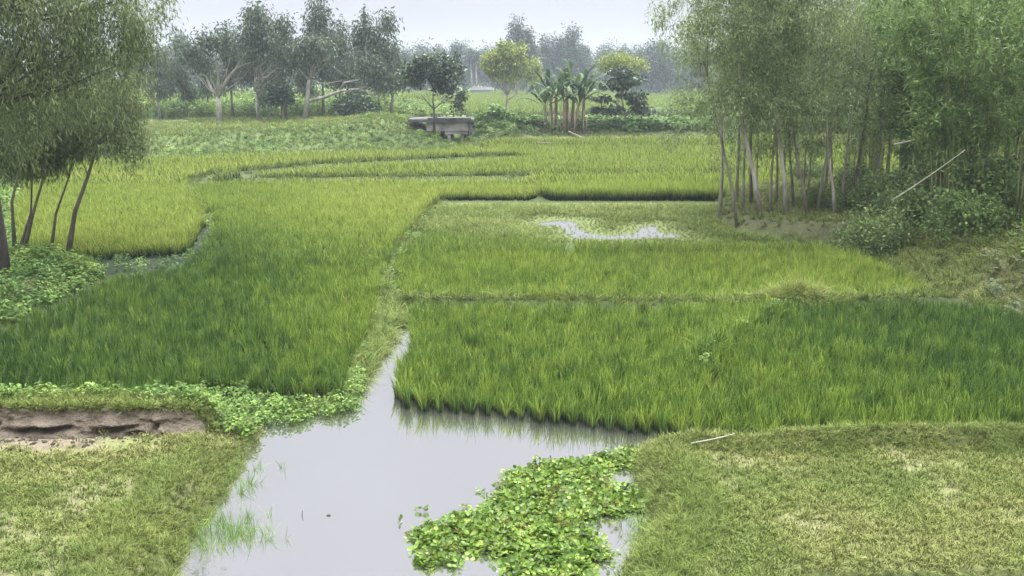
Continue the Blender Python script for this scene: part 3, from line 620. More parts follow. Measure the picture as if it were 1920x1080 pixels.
scatter("grass", "green grass covering the levee left of the bridge", "grass", on_ground(p), turf_far, .6 + .4 * rng.random(len(p)), .30 + .4 * (fbm(p[:,0], p[:,1], .3, 3) - .5) + .22 * ss(7, 9, sdf(p[:,0], p[:,1], LV)) + rng.normal(0, .1, len(p)), .3)
s = sdf(p[:,0], p[:,1], LV); levcreep = variants('levee creeper', [weedmesh(80, .5, .55, .11, .035, weedM, 'levee creeper') for _ in range(4)])
a = p[(rng.random(len(p)) < .24 * ss(.46, .60, fbm(p[:,0], p[:,1], .35, 4, 21)) * ss(7, 5, s) + .03)]
scatter("weeds", "tangled creepers on the face of the levee", "weeds", on_ground(a), levcreep, .45 + .45 * rng.random(len(a)), .38 + rng.normal(0, .15, len(a)), .3)
RVV = np.array([(-3.5,70.5),(40,70.5),(40,90),(-3.5,90)]); p = grid_pts(RVV, .4, .5, .2); p = p[(p[:,1] > 75.3) | (p[:,0] < 1) | (rng.random(len(p)) < .25)]
scatter("grass", "rough grass on the bank right of the bridge", "grass", on_ground(p), turf_far, .6 + .5 * rng.random(len(p)), .35 + rng.normal(0, .15, len(p)), .3)
a = p[(rng.random(len(p)) < .5 * ss(76, 77.5, p[:,1])) & (p[:,1] < 83)]
scatter("weeds", "dark undergrowth at the foot of the banana clump", "weeds", on_ground(a), creeper, .8 + .8 * rng.random(len(a)), .12 + .25 * (p[:1,0].sum() * 0 + rng.random(len(a))), .3)
mx0 = WY(915, 78)[0]; a = np.array([mx0 + .4, 77.5]) + rng.normal(0, 1, (420, 2)) * np.array([1.6, 1.8]); a = a[a[:,0] > WY(876, 78)[0]]
scatter("weeds", "leafy creepers on the mound beside the bridge", "weeds", on_ground(a), creeper, .32 + .4 * rng.random(len(a)), .35 + rng.normal(0, .2, len(a)), .3)
# sesame-like crop behind the levee
CR = np.array([WY(265, 90), WY(862, 90), WY(850, 128), WY(265, 128)]); p = grid_pts(CR, .75, .5, .2)
crop = variants("crop plant", [weedmesh(70, 1.5, .45, .22, .07, weedM, "crop plant", .6) for _ in range(4)])
scatter("crop", "tall pale green crop behind the levee and the road trees", "crop", on_ground(p), crop, .75 + .4 * rng.random(len(p)), .45 + rng.normal(0, .22, len(p)), .1)
# far fields
FF = np.array([(-60,119.5),(75,119.5),(190,300),(-170,300)]); p = grid_pts(FF, 1.15, .5, .2)
scatter("rice_field", "far pale green rice field stretching to the distant trees", "rice field", on_ground(p, -.1), rice_far, 1.6 + .3 * rng.random(len(p)), .78 + .25 * (fbm(p[:,0], p[:,1], .03, 3) - .5) + rng.normal(0, .04, len(p)), .1)
HG = np.array([WY(1120, 121), WY(1700, 121), WY(1700, 122.5), WY(1120, 122.5)]); p = grid_pts(HG, .5, .5, .2)
scatter("hedge", "low dark hedge row along the far pond edge at the right", "hedge", on_ground(p), creeper, 1.0 + .5 * rng.random(len(p)), .2 + rng.normal(0, .1, len(p)), .2)
HG = np.array([WY(700, 118.6), WY(1000, 118.6), WY(1000, 119.6), WY(700, 119.6)]); p = grid_pts(HG, .5, .5, .2)
# shore reeds in the water
q = np.vstack([rng.normal(0, 1, (90, 2)) * np.array([.20, .22]) + np.array(W(432, 1000)), rng.normal(0, 1, (40, 2)) * np.array([.22, .35]) + np.array(W(452, 905)), rng.normal(0, 1, (60, 2)) * np.array([.10, .35]) + np.array(W(1205, 1000))])
scatter("reeds", "wispy water weeds standing in the shallows by both shores", "water weeds", np.column_stack([q, np.full(len(q), -.03)]), reeds, .5 + .5 * rng.random(len(q)), .3 + rng.normal(0, .15, len(q)), .4)

# ------------------------------------------------------------------ trees: leaf materials
eucN = leafmat("near eucalyptus leaves", [(.07,.095,.042),(.14,.18,.075),(.24,.29,.125)], False, .38, spec=.15)
eucM = leafmat("road eucalyptus leaves", [(.04,.065,.035),(.07,.10,.05),(.10,.14,.07)], False, .25)
groveL = leafmat("grove leaves", [(.10,.14,.06),(.20,.26,.11),(.32,.39,.17)], False, .42, spec=.15)
bamL = leafmat("bamboo leaves", [(.07,.125,.04),(.145,.225,.065),(.24,.33,.10)], False, .38, spec=.15)
darkL = leafmat("dark broad leaves", [(.025,.05,.025),(.045,.08,.035),(.08,.12,.05)], False, .2, .4)
limeL = leafmat("yellow green leaves", [(.13,.18,.035),(.20,.25,.05),(.27,.31,.07)], False, .3)
farL = leafmat("far tree leaves", [(.03,.05,.03),(.05,.08,.04),(.08,.11,.05)], False, .2)
shrL = leafmat("shrub leaves", [(.07,.115,.04),(.13,.19,.06),(.21,.27,.09)], False, .3, spec=.15)
banL = leafmat("banana leaves", [(.03,.06,.022),(.05,.09,.03),(.075,.12,.04)], False, .25, .6, spec=.1)
def hz(x, y): return float(H(np.array([x]), np.array([y]))[0])
def base(px, Y, dz=-.1):
    x, _ = WY(px, Y, 0); z = hz(x, Y); x, _ = WY(px, Y, z); z = hz(x, Y); return (x, Y, z + dz)
def loc_pts(b, pix, Y0, dY=0):                                       # pixel polyline at a depth -> local points
    return [(P3(px, py, Y0 + dY * i)[0] - b[0], dY * i, P3(px, py, Y0)[2] - b[2]) for i, (px, py) in enumerate(pix)]
def lobe(b, px, py, Y, rx, ry, rz, dy=0):
    q = P3(px, py, Y); return (q[0] - b[0], q[1] - b[1] + dy, q[2] - b[2], rx, ry, rz)

# --- left trees
b = base(4, 22.5)
tree("eucalyptus_tree", "large leaning-in tree cut by the left frame edge, dark trunk and drooping foliage", "tree", b, [(0,0,0),(.05,0,1.2),(.0,0,2.6),(-.1,.1,4.2),(-.05,.1,6.0),(.1,.1,8)], .17,
     [lobe(b,30,-60,22.5,2.4,2.2,1.8), lobe(b,210,10,22.5,1.35,1.4,1.3), lobe(b,120,140,22.5,1.5,1.5,1.1), lobe(b,20,230,22.5,1.0,1.2,1.0), lobe(b,255,60,22.5,.5,.6,.9), lobe(b,-150,100,22.5,1.6,1.5,2.0), lobe(b,60,60,22.5,1.8,1.6,1.2)],
     1050, 42, .13, .15, .0135, 1.1, eucN, barkDark, nlimb=26, vz=2.4, limb_r=.28, from_t=.3)
saps = [(125,27.0,[(125,474),(140,400),(165,330),(182,272),(232,205)],[(200,200,1.1,.9),(235,250,.8,.7),(245,275,.4,.3),(150,260,.8,.5),(230,140,.8,.7)],.075,"slender tree bending right over the yellow rice, tallest of the left saplings"),
        (95,27.5,[(93,474),(105,400),(130,330),(150,230)],[(130,230,1.0,.8),(100,290,.5,.5)],.045,"thin dark sapling just left of the slender bent tree"),
        (42,26.5,[(40,470),(62,400),(85,322),(90,200)],[(70,240,1.1,.8),(60,300,.5,.35)],.055,"thin curved sapling rising from the weeds near the left edge"),
        (72,27.2,[(30,480),(58,400),(60,340),(75,240)],[(30,280,.8,.6)],.045,"thin sapling crossing behind the curved one at the left"),
        (20,26.0,[(28,440),(22,380),(40,300),(50,200)],[(-20,240,1.3,1.0),(20,170,1.2,.9)],.05,"leafy sapling beside the large left trunk")]
for px, Y_, pix, lb, r_, lab in saps:
    b = base(pix[0][0], Y_); tp = loc_pts(b, pix, Y_); tp[0] = (0, 0, 0)
    tree("sapling_tree", lab, "tree", b, tp, r_, [lobe(b, x_, y_, Y_, rx_, rx_, rz_) for x_, y_, rx_, rz_ in lb], 300, 36, .12, .14, .0135, .9, eucN, barkMid, "saplings on the left bank", nlimb=9, vz=2.0, from_t=.5)

# --- right grove of thin trunks
special = [((1428,411),(1396,244),(1385,60),.085,"thick pale forked-base trunk at the front of the right grove",barkPale),
           ((1475,410),(1462,250),(1447,100),.075,"tall straight pale trunk right of the thick one in the grove",barkPale),
           ((1383,408),(1362,300),(1330,150),.05,"leftmost thin grove tree leaning out over the rice",barkMid),
           ((1566,405),(1556,300),(1548,120),.055,"thin pale grove trunk nearest the dark bamboo",barkPale),
           ((1515,405),(1496,300),(1480,120),.05,"slim grey grove trunk standing between the two pale right trunks",barkMid)]
for (bx, by), (mx_, my_), (tx, ty), r_, lab, bk in special:
    Y_ = 31.8; b = base(bx, Y_); pm = P3(mx_, my_, Y_); pt = P3(tx, ty, Y_)
    tp = [(0,0,0), ((pm[0]-b[0])*.5+.03, 0, (pm[2]-b[2])*.5), (pm[0]-b[0],.1,pm[2]-b[2]), ((pm[0]+pt[0])/2-b[0],.2,(pm[2]+pt[2])/2-b[2]), (pt[0]-b[0],.3,pt[2]-b[2]), (pt[0]-b[0]-.1,.3,pt[2]-b[2]+2.2)]
    lb = [lobe(b, tx, 60, Y_, 1.2, 1.2, 1.6), lobe(b, tx + 20, -80, Y_, 1.2, 1.2, 1.6), lobe(b, mx_, 190, Y_, 1.1, 1.2, .8)]
    if bx < 1400: lb += [lobe(b, 1275, 60, Y_, .9, .9, 1.3), lobe(b, 1300, 190, Y_, .9, .9, .8), lobe(b, 1262, 262, Y_, .45, .5, .3), lobe(b, 1240, 0, Y_, .6, .6, .5)]
    ex = [([(.12,.05,0),(.0,.05,1.2),(pm[0]-b[0]+.15,.12,pm[2]-b[2])],[.06,.05,.03])] if r_ > .1 else None
    tree("eucalyptus_tree", lab, "tree", b, tp, r_, lb, 260, 36, .13, .14, .017, .8, groveL, bk, "thin trees of the right grove", nlimb=14, vz=1.4, from_t=.4, extra=ex)
protos = []
for k in range(5):
    hh_ = random.uniform(7.5, 9.5); lx = random.uniform(-.7, .3)
    tp = [(lx * (t ** 1.3) + random.uniform(-.05, .05), random.uniform(-.1, .1), hh_ * t) for t in (0, .15, .3, .45, .6, .8, 1)]
    lb = [(random.uniform(-.3,.3), 0, hh_*random.uniform(.18,.34), .5, .5, .6), (random.uniform(-.6,.6), random.uniform(-.5,.5), hh_*random.uniform(.28,.4), .6, .6, .4), (lx*.8, 0, hh_*.85, 1.1, 1.1, 1.6), (lx*.5+random.uniform(-.5,.5), 0, hh_*.58, 1.1, 1.1, 1.1), (lx + random.uniform(-.8,.8), .2, hh_*.7, 1.0, 1.0, 1.0), (lx*.4+random.uniform(-.4,.4), 0, hh_*.42, .7, .7, .6)]
    x_, y_ = 0, 0
    protos.append((tp, lb, random.choice([.05, .06, .045])))
GL = "slender grey trunk in the crowd of thin trees filling the right grove"
roots = []
spots = [(1395,33.5),(1410,35),(1445,33),(1458,35),(1350,34.5),(1376,36),(1490,34),(1500,36),(1530,33.5),(1545,35.5),(1580,33),(1595,35),(1610,37),(1635,34),(1655,36.5),(1420,38),(1470,39),(1520,39),(1560,38.5),(1350,39),(1384,41),(1600,40),(1690,37),(1640,41),(1725,39),(1500,42.5)]
ORD = ["first","second","third","fourth","fifth","sixth","seventh","eighth","ninth","tenth","eleventh","twelfth","thirteenth"]
def row_of(Y_): return 0 if Y_ < 34.3 else (1 if Y_ < 37.5 else 2)
for i, (px, Y_) in enumerate(spots):
    b = base(px, Y_); rw = row_of(Y_); od = sorted(q for q, yy_ in spots if row_of(yy_) == rw).index(px)
    GL = "slender grove trunk, %s from the left among the thin ones of the %s row" % (ORD[od], ("front", "middle", "back")[rw])
    if i < 5:
        tp, lb, r_ = protos[i]
        o = tree("eucalyptus_tree", GL, "tree", b, tp, r_, lb, 120, 34, .14, .15, .018, .75, groveL, barkMid if i == 1 else barkPale, "thin trees of the right grove", nlimb=12, vz=1.3, from_t=.35); roots.append(o)
    else:
        copy_tree(roots[i % 5], b, random.uniform(0, 6.28) if i % 3 else random.uniform(-.5, .5), random.uniform(.78, 1.15), GL, "thin trees of the right grove", (random.uniform(-.06, .06), random.uniform(-.08, .06)))

# --- bamboo on the right
def bamboo(name, label, b, nculm, hgt, lean, spread, ncl, per, ln=.19, wd=.020, group=None, base_r=.7):
    root = empty(name, b); tag(root, label, "bamboo", group); m = MB(); cl = []
    for k in range(nculm):
        a = random.uniform(0, 6.283); r_ = base_r * math.sqrt(random.random()); p0 = Vector((math.cos(a)*r_, math.sin(a)*r_, 0)); h_ = hgt * random.uniform(.7, 1.05)
        o2 = Vector((math.cos(a), math.sin(a), 0)) * random.uniform(.3, 1) * spread + Vector(lean)
        pts = []
        for i in range(9):
            t = i / 8; pts.append(p0 + o2 * t ** 2.2 + Vector((0, 0, h_ * (t - .22 * t ** 3.5))))
        m.tube(pts, [.035 * (1 - .85 * i / 8) for i in range(9)], 5)
        for j in range(ncl):
            t = random.uniform(.18, 1.0) ** .8; i = min(int(t * 8), 7); q = pts[i].lerp(pts[i+1], t * 8 - i)
            out_ = Vector((random.gauss(0, 1), random.gauss(0, 1), random.gauss(.1, .5))).normalized() * random.uniform(.2, 1.3) * (1.15 - .5 * t)
            e = q + out_; e.z -= .15; m.tube([q, q.lerp(e, .5) + Vector((0,0,.06)), e], [.008,.006,.003], 3); cl.append(e)
            cl.append(q.lerp(e, .55))
    m.build("culms", barkMidG, root)
    link("foliage", crown(cl, .14, int(per * 1.35), ln * .95, wd * .95, .35, "foliage", bamL, vz=.7), root); return root
barkMidG = solidmat("green bamboo culm", (.12,.15,.06), (.24,.26,.12), 4, .6, .2, 14)
random.seed(5)
b0 = bamboo("bamboo_clump", "big pale green bamboo clump leaning in at the right edge, nearest the slope", base(1790, 27.5), 30, 9.5, (-.9, -.4, 0), 2.2, 15, 17, group="bamboo clumps on the right bank")
b1 = bamboo("bamboo_clump", "dark bamboo clump filling the space behind the leaning pole", base(1700, 33), 28, 8.5, (-.3, 0, 0), 2.0, 15, 17, group="bamboo clumps on the right bank")
copy_tree(b0, base(1960, 25), 2.1, 1.0, "bamboo clump mostly beyond the right frame edge", "bamboo clumps on the right bank")
copy_tree(b1, base(1880, 30), 1.2, 1.1, "tall bamboo clump behind the big one at the right edge", "bamboo clumps on the right bank")
copy_tree(b1, base(1760, 38), 4.0, 1.15, "bamboo clump rising over the right end of the grove", "bamboo clumps on the right bank")
copy_tree(b0, base(2060, 31), 3.0, 1.15, "tall bamboo clump at the back beyond the right frame edge", "bamboo clumps on the right bank")
copy_tree(b0, base(1640, 44), 5.0, 1.0, "farthest bamboo clump glimpsed through the thin grove trunks", "bamboo clumps on the right bank")
copy_tree(b1, base(1860, 44), .4, 1.3, "tall bamboo clump in the back row above the grove", "bamboo clumps on the right bank")
# shrubs
def shrub(label, b, r_, h_, mat=None, ncl=70, per=40, group="shrubs on the right slope", ln=.11, wd=.028):
    root = empty("shrub", b); tag(root, label, "shrub", group); m = MB(); cl = in_lobes([(0,0,h_*.5,r_,r_,h_*.5),(r_*.4,-r_*.2,h_*.4,r_*.6,r_*.6,h_*.4)], ncl, .4)
    for c in cl[:14]: m.tube(curve((0,0,0), c, (0,0,.1), 4, .03), [.02,.016,.012,.008,.004], 4)
    m.build("stem", barkMid, root); link("foliage", crown(cl, .16, per, ln, wd, .1, "foliage", mat or shrL), root); return root
s0 = shrub("pale green shrub at the grove corner where the slope meets the olive rice", base(1630, 27.5), 1.0, 1.5, ncl=120)
s1 = shrub("leafy shrub under the foot of the leaning bamboo pole", base(1700, 28.5), .95, 1.6, ncl=110)
s2 = shrub("dark shrub under the bamboo on the upper slope", base(1800, 26), 1.1, 1.5, bamL, ncl=120)
for j, (px, Y_, sc, lab, src) in enumerate([(1750,30,1.1,"shrub behind the leaning pole, against the dark bamboo",0),(1845,27.5,1.2,"broad dark shrub between the bamboo clumps",2),(1660,31,.9,"shrub behind the grove corner shrub",1),(1590,33,.7,"small shrub among the last thin grove trunks",0),(1540,34,.6,"low bush at the foot of the middle grove trunks",2),(1600,38,.9,"green bush at the back of the grove",1),(1505,44,.8,"bush at the back left of the grove",0)]):
    copy_tree((s0, s1, s2)[src], base(px, Y_), random.uniform(0, 6), sc, lab, "shrubs on the right slope")

# --- road trees on the plateau behind the levee
def pale_tree(label, Y_, pix_trunk, branches, r0, lobes_, ncl=150, lm=eucM, bark=barkPale, group="trees along the road behind the levee"):
    b = base(pix_trunk[0][0], Y_); tp = loc_pts(b, pix_trunk, Y_); tp[0] = (0, 0, 0)
    ex = [];
    for pix, ra in branches:
        lp = loc_pts(b, pix, Y_); ex.append((lp, [ra * (1 - .75 * i / (len(lp) - 1)) for i in range(len(lp))]))
    return tree("roadside_tree", label, "tree", b, tp, r0, [lobe(b, x_, y_, Y_, rx_, rx_, rz_) for x_, y_, rx_, rz_ in lobes_], ncl, 34, .34, .32, .055, .7, lm, bark, group, nlimb=8, vz=1.1, from_t=.8, extra=ex, r_end=.6, limb_r=.2)
pale_tree("pale trunk with three spreading white limbs, left of the road trees", 84, [(411,240),(411,205),(408,180)],
          [([(408,182),(395,165),(385,142),(360,135)],.16),([(408,182),(410,150),(408,132),(395,112),(393,95)],.15),([(409,182),(425,150),(445,125),(460,100),(475,90)],.18),([(445,127),(460,120),(480,115)],.08)], .26,
          [(400,80,1.8,1.0),(440,75,1.6,1.2),(370,110,1.5,1.1),(480,100,1.4,1.0),(350,90,1.2,1.0)], 130)
pale_tree("pale crooked trunk with zigzag limbs, second of the road trees", 84, [(488,240),(482,200),(480,170)],
          [([(480,172),(478,148),(500,145),(520,128),(540,128)],.13),([(481,175),(495,163),(520,162),(540,158)],.12),([(492,162),(492,140),(510,122)],.09),([(480,130),(495,118),(508,105)],.09)], .17,
          [(500,80,1.6,1.2),(540,110,1.4,1.0),(480,50,1.2,1.6),(482,25,.7,.8)], 120)
pale_tree("pale forked trunk throwing one long limb to the right", 84, [(570,238),(576,195),(578,160),(580,148)],
          [([(580,150),(565,135),(552,116)],.14),([(580,150),(590,128),(600,118),(615,110)],.13),([(588,130),(578,118),(570,113)],.08),([(577,190),(610,182),(640,170),(675,167),(700,180),(725,190)],.17),([(636,172),(645,155),(672,150),(690,132),(705,122)],.10),([(670,167),(690,162),(712,175)],.07)], .22,
          [(600,90,1.8,1.1),(560,95,1.3,.9),(690,120,1.6,1.1),(720,150,1.3,.9)], 130)
euct = []
def euc_road(label, px, Y_, top, wpx, ncl=150):
    b = base(px, Y_); h_ = ZY(top, Y_) - b[2]; r_ = wpx / F * Y_ * .5
    tp = [(random.uniform(-.2,.2), 0, h_ * t) for t in (0,.2,.4,.6,.8,.97)]; tp[0] = (0,0,0)
    lb = [(0,0,h_*.86,r_*.6,r_*.6,h_*.13),(random.uniform(-.5,.5),0,h_*.62,r_*.9,r_*.8,h_*.13),(random.uniform(-1,1),0,h_*.42,r_,r_,h_*.10),(random.uniform(-.8,.8),0,h_*.74,r_*.7,r_*.7,h_*.12)]
    o = tree("eucalyptus_tree", label, "tree", b, tp, .14, lb, int(ncl * .62), 36, .27, .34, .055, 1.1, eucM, barkPale if px % 3 else barkMid, "trees along the road behind the levee", nlimb=12, vz=1.7, from_t=.3, sides=6); euct.append((o, h_)); return o
random.seed(21)
euc_road("tall airy eucalyptus with the highest crown above the pale forked tree", 606, 88, -8, 80, 190)
euc_road("narrow eucalyptus with a pointed crown above the crooked pale tree", 484, 88, 8, 60, 130)
euc_road("eucalyptus with a ragged crown, second highest of the left row", 537, 88, 18, 64, 130)
euc_road("thin spired eucalyptus with a detached top tuft", 684, 87, 10, 62, 140)
euc_road("drooping eucalyptus at the right end of the road trees", 733, 87, 20, 66, 160)
euc_road("bushy eucalyptus between the two pale left trees", 438, 90, 52, 70, 140)
for j, (px, Y_, sc, lab, src) in enumerate([(350,92,.68,"lower eucalyptus seen just right of the large left crown",4),(300,90,.75,"dark eucalyptus half hidden by the left foliage",4),(640,92,.82,"eucalyptus filling the gap right of the highest crown",0),(575,93,.72,"low eucalyptus behind the pale forked trunk",5),(712,91,.72,"short leafy eucalyptus left of the drooping one",3),(262,86,.8,"eucalyptus rising behind the bent sapling",0),(510,94,.66,"small eucalyptus behind the crooked pale tree",5),(392,95,.72,"small eucalyptus behind the white limbed tree",5),(668,95,.66,"small eucalyptus behind the long pale limb",4),(322,96,.72,"thin eucalyptus in the gap beside the left foliage",5)]):
    copy_tree(euct[src][0], base(px, Y_), random.uniform(0, 6), sc, lab, "trees along the road behind the levee")
# small dark trees in the row
def round_tree(name, label, px, Y_, pixt, lobes_, r0, lm, ncl, per, csz, ln, wd, group=None, bark=barkMid, droop=.25, nlimb=10, branches=(), from_t=.5, shell=.45, vz=1.0):
    b = base(px, Y_); tp = loc_pts(b, pixt, Y_); tp[0] = (0,0,0)
    ex = []
    for pix, ra in branches:
        lp = loc_pts(b, pix, Y_); ex.append((lp, [ra * (1 - .7 * i / (len(lp) - 1)) for i in range(len(lp))]))
    return tree(name, label, "tree", b, tp, r0, [lobe(b, x_, y_, Y_, rx_, rx_ * .9, rz_) for x_, y_, rx_, rz_ in lobes_], ncl, per, csz, ln, wd, droop, lm, bark, group, nlimb=nlimb, from_t=from_t, extra=ex, shell=shell, vz=vz)
round_tree("small_tree", "small dark round tree below the crooked pale trunk", 503, 83, [(503,240),(503,205),(500,180)], [(505,178,1.0,.6),(520,172,.8,.5)], .07, darkL, 60, 30, .25, .28, .07)
round_tree("small_tree", "small dark tree with two tufts right of the crooked pale trunk", 528, 83, [(528,240),(528,200),(528,178)], [(528,178,.8,.5),(535,185,.6,.4)], .06, darkL, 50, 30, .25, .28, .07)
round_tree("small_tree", "bushy dark tree under the long pale limb", 672, 82, [(672,236),(672,215),(672,195)], [(672,205,1.4,1.2),(655,200,.9,.9),(690,210,.8,.8)], .08, darkL, 120, 34, .28, .26, .07)
# bridge-side broadleaf
round_tree("broadleaf_tree", "dark broad leaved tree standing in front of the concrete bridge", 814, 74.5, [(814,245),(814,215),(812,190),(812,172)],
   [(812,125,1.5,1.0),(780,145,1.1,.7),(845,140,1.2,.8),(860,185,.55,.8),(830,165,1.0,.6),(790,118,.9,.5),(838,112,.9,.6)], .10, darkL, 105, 52, .20, .24, .08, bark=barkDark, nlimb=14,
   branches=[([(814,205),(800,190),(790,178)],.06),([(813,205),(828,192),(840,178)],.05),([(828,192),(850,190),(862,192)],.03)])
round_tree("broadleaf_tree", "round yellow green tree alone before the far rice field", 951, 114, [(949,222),(950,200),(951,178)],
   [(955,120,2.1,1.5),(930,120,1.7,1.2),(985,125,1.7,1.2),(960,98,2.0,1.1),(940,105,1.5,1.0),(1000,140,1.0,.7),(955,145,1.6,.7),(925,138,1.0,.7)], .25, limeL, 210, 48, .26, .30, .09, nlimb=16,
   branches=[([(951,188),(965,180),(975,182)],.10),([(951,180),(940,165),(932,155)],.10)])
round_tree("broadleaf_tree", "dark layered tree right of the bananas, leaves in flat tiers", 1172, 78, [(1170,245),(1172,215),(1165,180),(1160,150)],
   [(1155,205,.9,.22),(1195,205,.9,.22),(1130,185,.8,.2),(1185,178,1.0,.25),(1150,160,1.2,.3),(1180,150,1.2,.35),(1120,205,.6,.2),(1165,132,1.1,.25),(1200,190,.7,.2)], .08, darkL, 120, 30, .24, .32, .09, bark=barkMid, nlimb=16, from_t=.2, shell=.6, vz=.35, droop=.5,
   branches=[([(1175,240),(1180,215),(1190,195)],.05),([(1158,245),(1156,220),(1140,200)],.05)])
round_tree("broadleaf_tree", "small tree with yellowish top behind the dark layered one", 1160, 96, [(1160,232),(1160,190),(1162,150)], [(1160,112,1.7,.5),(1140,125,1.1,.5),(1188,122,1.2,.5)], .10, limeL, 70, 26, .30, .26, .08, nlimb=9)

# --- bananas
def banana_leaf(le, wd, parent, ang, elev, base_z, base_off):
    nseg = 9; V = []; Fc = []; Tn = []; q = random.random()
    for i in range(nseg + 1):
        t = i / nseg; out_ = le * (t * math.cos(elev) * (1 - .10 * t)); z = le * (t * math.sin(elev) - .42 * t ** 2.8); wv = wd * math.sin(math.pi * min(.06 + .92 * t, 1)) ** .55 * (1 if i % 2 else .72) + .01
        if t < .12: wv = .03
        V += [(out_, -wv, z - wv * .35), (out_, 0, z), (out_, wv, z - wv * .35)]; Tn += [q] * 3
    for i in range(nseg):
        a = 3 * i; Fc += [(a, a+1, a+4, a+3), (a+1, a+2, a+5, a+4)]
    me = mk("leaf", V, Fc, banL, {"tint": ('FLOAT', Tn), "var": ('FLOAT', [random.random()] * len(Tn))})
    return link("leaf", me, parent, (math.cos(ang) * base_off, math.sin(ang) * base_off, base_z), (0, 0, ang))
def banana(label, b, h_, nl, le, group="banana plants of the far clump"):
    root = empty("banana_plant", b); tag(root, label, "banana plant", group); m = MB(); lx = random.uniform(-.25, .25)
    m.tube([(0,0,0),(lx*.2,0,h_*.4),(lx*.6,0,h_*.8),(lx,0,h_)], [.16,.13,.11,.07], 8); m.build("stem", stemM, root)
    for k in range(nl):
        o = banana_leaf(le * random.uniform(.7, 1.1), .17, root, 2.4 * k + random.uniform(-.3, .3), random.uniform(.4, 1.35), h_ - .05 - .03 * k, .05); o.location.x += lx
    return root
random.seed(9)
bl = [(1022,77,1.9,9,2.7,"leftmost banana plant of the far clump"),(1042,77.5,2.5,10,3.3,"tall banana plant in the left half of the clump"),(1058,76.6,2.2,10,2.9,"front middle banana plant with bare brown stem"),(1072,78,2.8,11,3.8,"tallest banana plant with leaves raised against the far trees"),(1080,76.8,2.0,10,2.8,"banana plant right of the front middle one"),(1093,78,2.5,10,3.4,"rightmost banana plant with a long drooping leaf"),(1034,79,2.5,9,3.0,"banana plant hidden behind the left half of the clump"),(1064,79.5,2.8,9,3.4,"banana plant at the back of the clump")]
for px, Y_, h_, nl, le, lab in bl: banana(lab, base(px, Y_), h_ * 1.2, nl + 1, le * 1.2)
bx = base(1062, 76.3); root = empty("dead_stems", bx); tag(root, "bundle of bare brown stalks standing in the banana clump", "dead stems")
for k in range(14):
    m = MB(); x_ = random.uniform(-1.3, 1.6); m.tube([(x_, random.uniform(-.3,.3), 0), (x_ + random.uniform(-.1,.1), 0, random.uniform(1.1, 1.9))], [.055,.04], 5); m.build("stalk", stemM, root)

# --- far tree line
FT = []
random.seed(33)
def far_tree(label, px, Y_, top, wpx, slim=False, ncl=90):
    b = base(px, Y_); h_ = ZY(top, Y_) - b[2]; r_ = wpx / F * Y_ * .5
    tp = [(0,0,0),(0,0,h_*.3),(.2,0,h_*.6),(0,0,h_*.9)]
    lb = [(0,0,h_*.82,r_*.55,r_*.55,h_*.15),(r_*.2,0,h_*.6,r_*.85,r_*.85,h_*.16),(-r_*.2,0,h_*.42,r_,r_,h_*.15)] if slim else [(0,0,h_*.75,r_*.8,r_*.8,h_*.22),(r_*.4,0,h_*.55,r_*.8,r_*.8,h_*.2),(-r_*.45,0,h_*.5,r_*.8,r_*.8,h_*.2),(0,0,h_*.3,r_,r_,h_*.15)]
    o = tree("far_tree", label, "tree", b, tp, .28, lb, ncl, 40, .75, .75, .16, .5, farL, barkPale, "trees of the far tree line", nlimb=6, sides=5, from_t=.3, vz=1.2); FT.append(o); return o
far_tree("far double-crowned tree rising highest over the distant line", 968, 240, 30, 40, True, 90)
far_tree("far narrow tree right of the highest one in the distant line", 990, 240, 38, 24, True, 60)
far_tree("far dense dark tree above the banana clump", 1070, 260, 48, 50, True, 110)
far_tree("far tree left of the dense one over the bananas", 1022, 260, 66, 34, True, 80)
far_tree("broad far tree, left end of the open distant line", 790, 300, 78, 60, False, 110)
far_tree("broad rounded far tree next to the pale far trunks", 870, 300, 82, 52, False, 110)
far_tree("massive far tree rising like a hill beside the right grove", 1225, 250, 78, 110, False, 200)
FL = "hazy grey green tree in the unbroken rank of the far tree line"
for i, px in enumerate(range(748, 1330, 27)):
    if 880 < px < 915: continue
    copy_tree(FT[random.choice([4, 5, 2, 3])], base(px + random.uniform(-8, 8), random.uniform(262, 292)), random.uniform(0, 6), random.uniform(.62, .9), "hazy tree standing in the nearer rank of the far tree line", "nearer trees of the far tree line")
pxs = list(range(740, 1330, 20))
for i, px in enumerate(pxs):
    src = random.choice([4, 5, 2, 3]); copy_tree(FT[src], base(px + random.uniform(-8, 8), random.uniform(300, 345)), random.uniform(0, 6), random.uniform(.75, 1.1), FL, "trees of the far tree line")
for i, px in enumerate(range(250, 745, 33)):
    copy_tree(FT[random.choice([4, 5, 2])], base(px + random.uniform(-8, 8), random.uniform(260, 320)), random.uniform(0, 6), random.uniform(.8, 1.05), "dim far tree seen through gaps between the road trees", "trees behind the road trees")
for i, px in enumerate(range(1150, 1420, 40)):
    copy_tree(FT[6], base(px, random.uniform(262, 290)), random.uniform(0, 6), random.uniform(.55, .7), "low rounded far tree along the foot of the massive far tree", "low far trees at the right")
for i, px in enumerate(list(range(-100, 250, 60)) + list(range(1450, 2100, 60))):
    copy_tree(FT[random.choice([4, 5])], base(px, random.uniform(270, 330)), random.uniform(0, 6), random.uniform(.8, 1.1), "far tree glimpsed through gaps in the near foliage at the sides", "far trees behind the near foliage")
for px, lab in ((884, "left of two bare pale far trunks"), (893, "right of two bare pale far trunks")):
    b = base(px, 270); m = MB(); root = empty("far_tree", b); tag(root, lab + " before the dark tree line", "tree", "bare pale far trunks")
    m.tube([(0,0,0),(.1,0,4),(-.1,0,8.5)], [.30,.24,.12], 6); m.build("trunk", barkPale, root); link("crown", crown(in_lobes([(0,0,10,1.6,1.6,2)], 22), .6, 30, .7, .15, .5, "crown", farL), root)

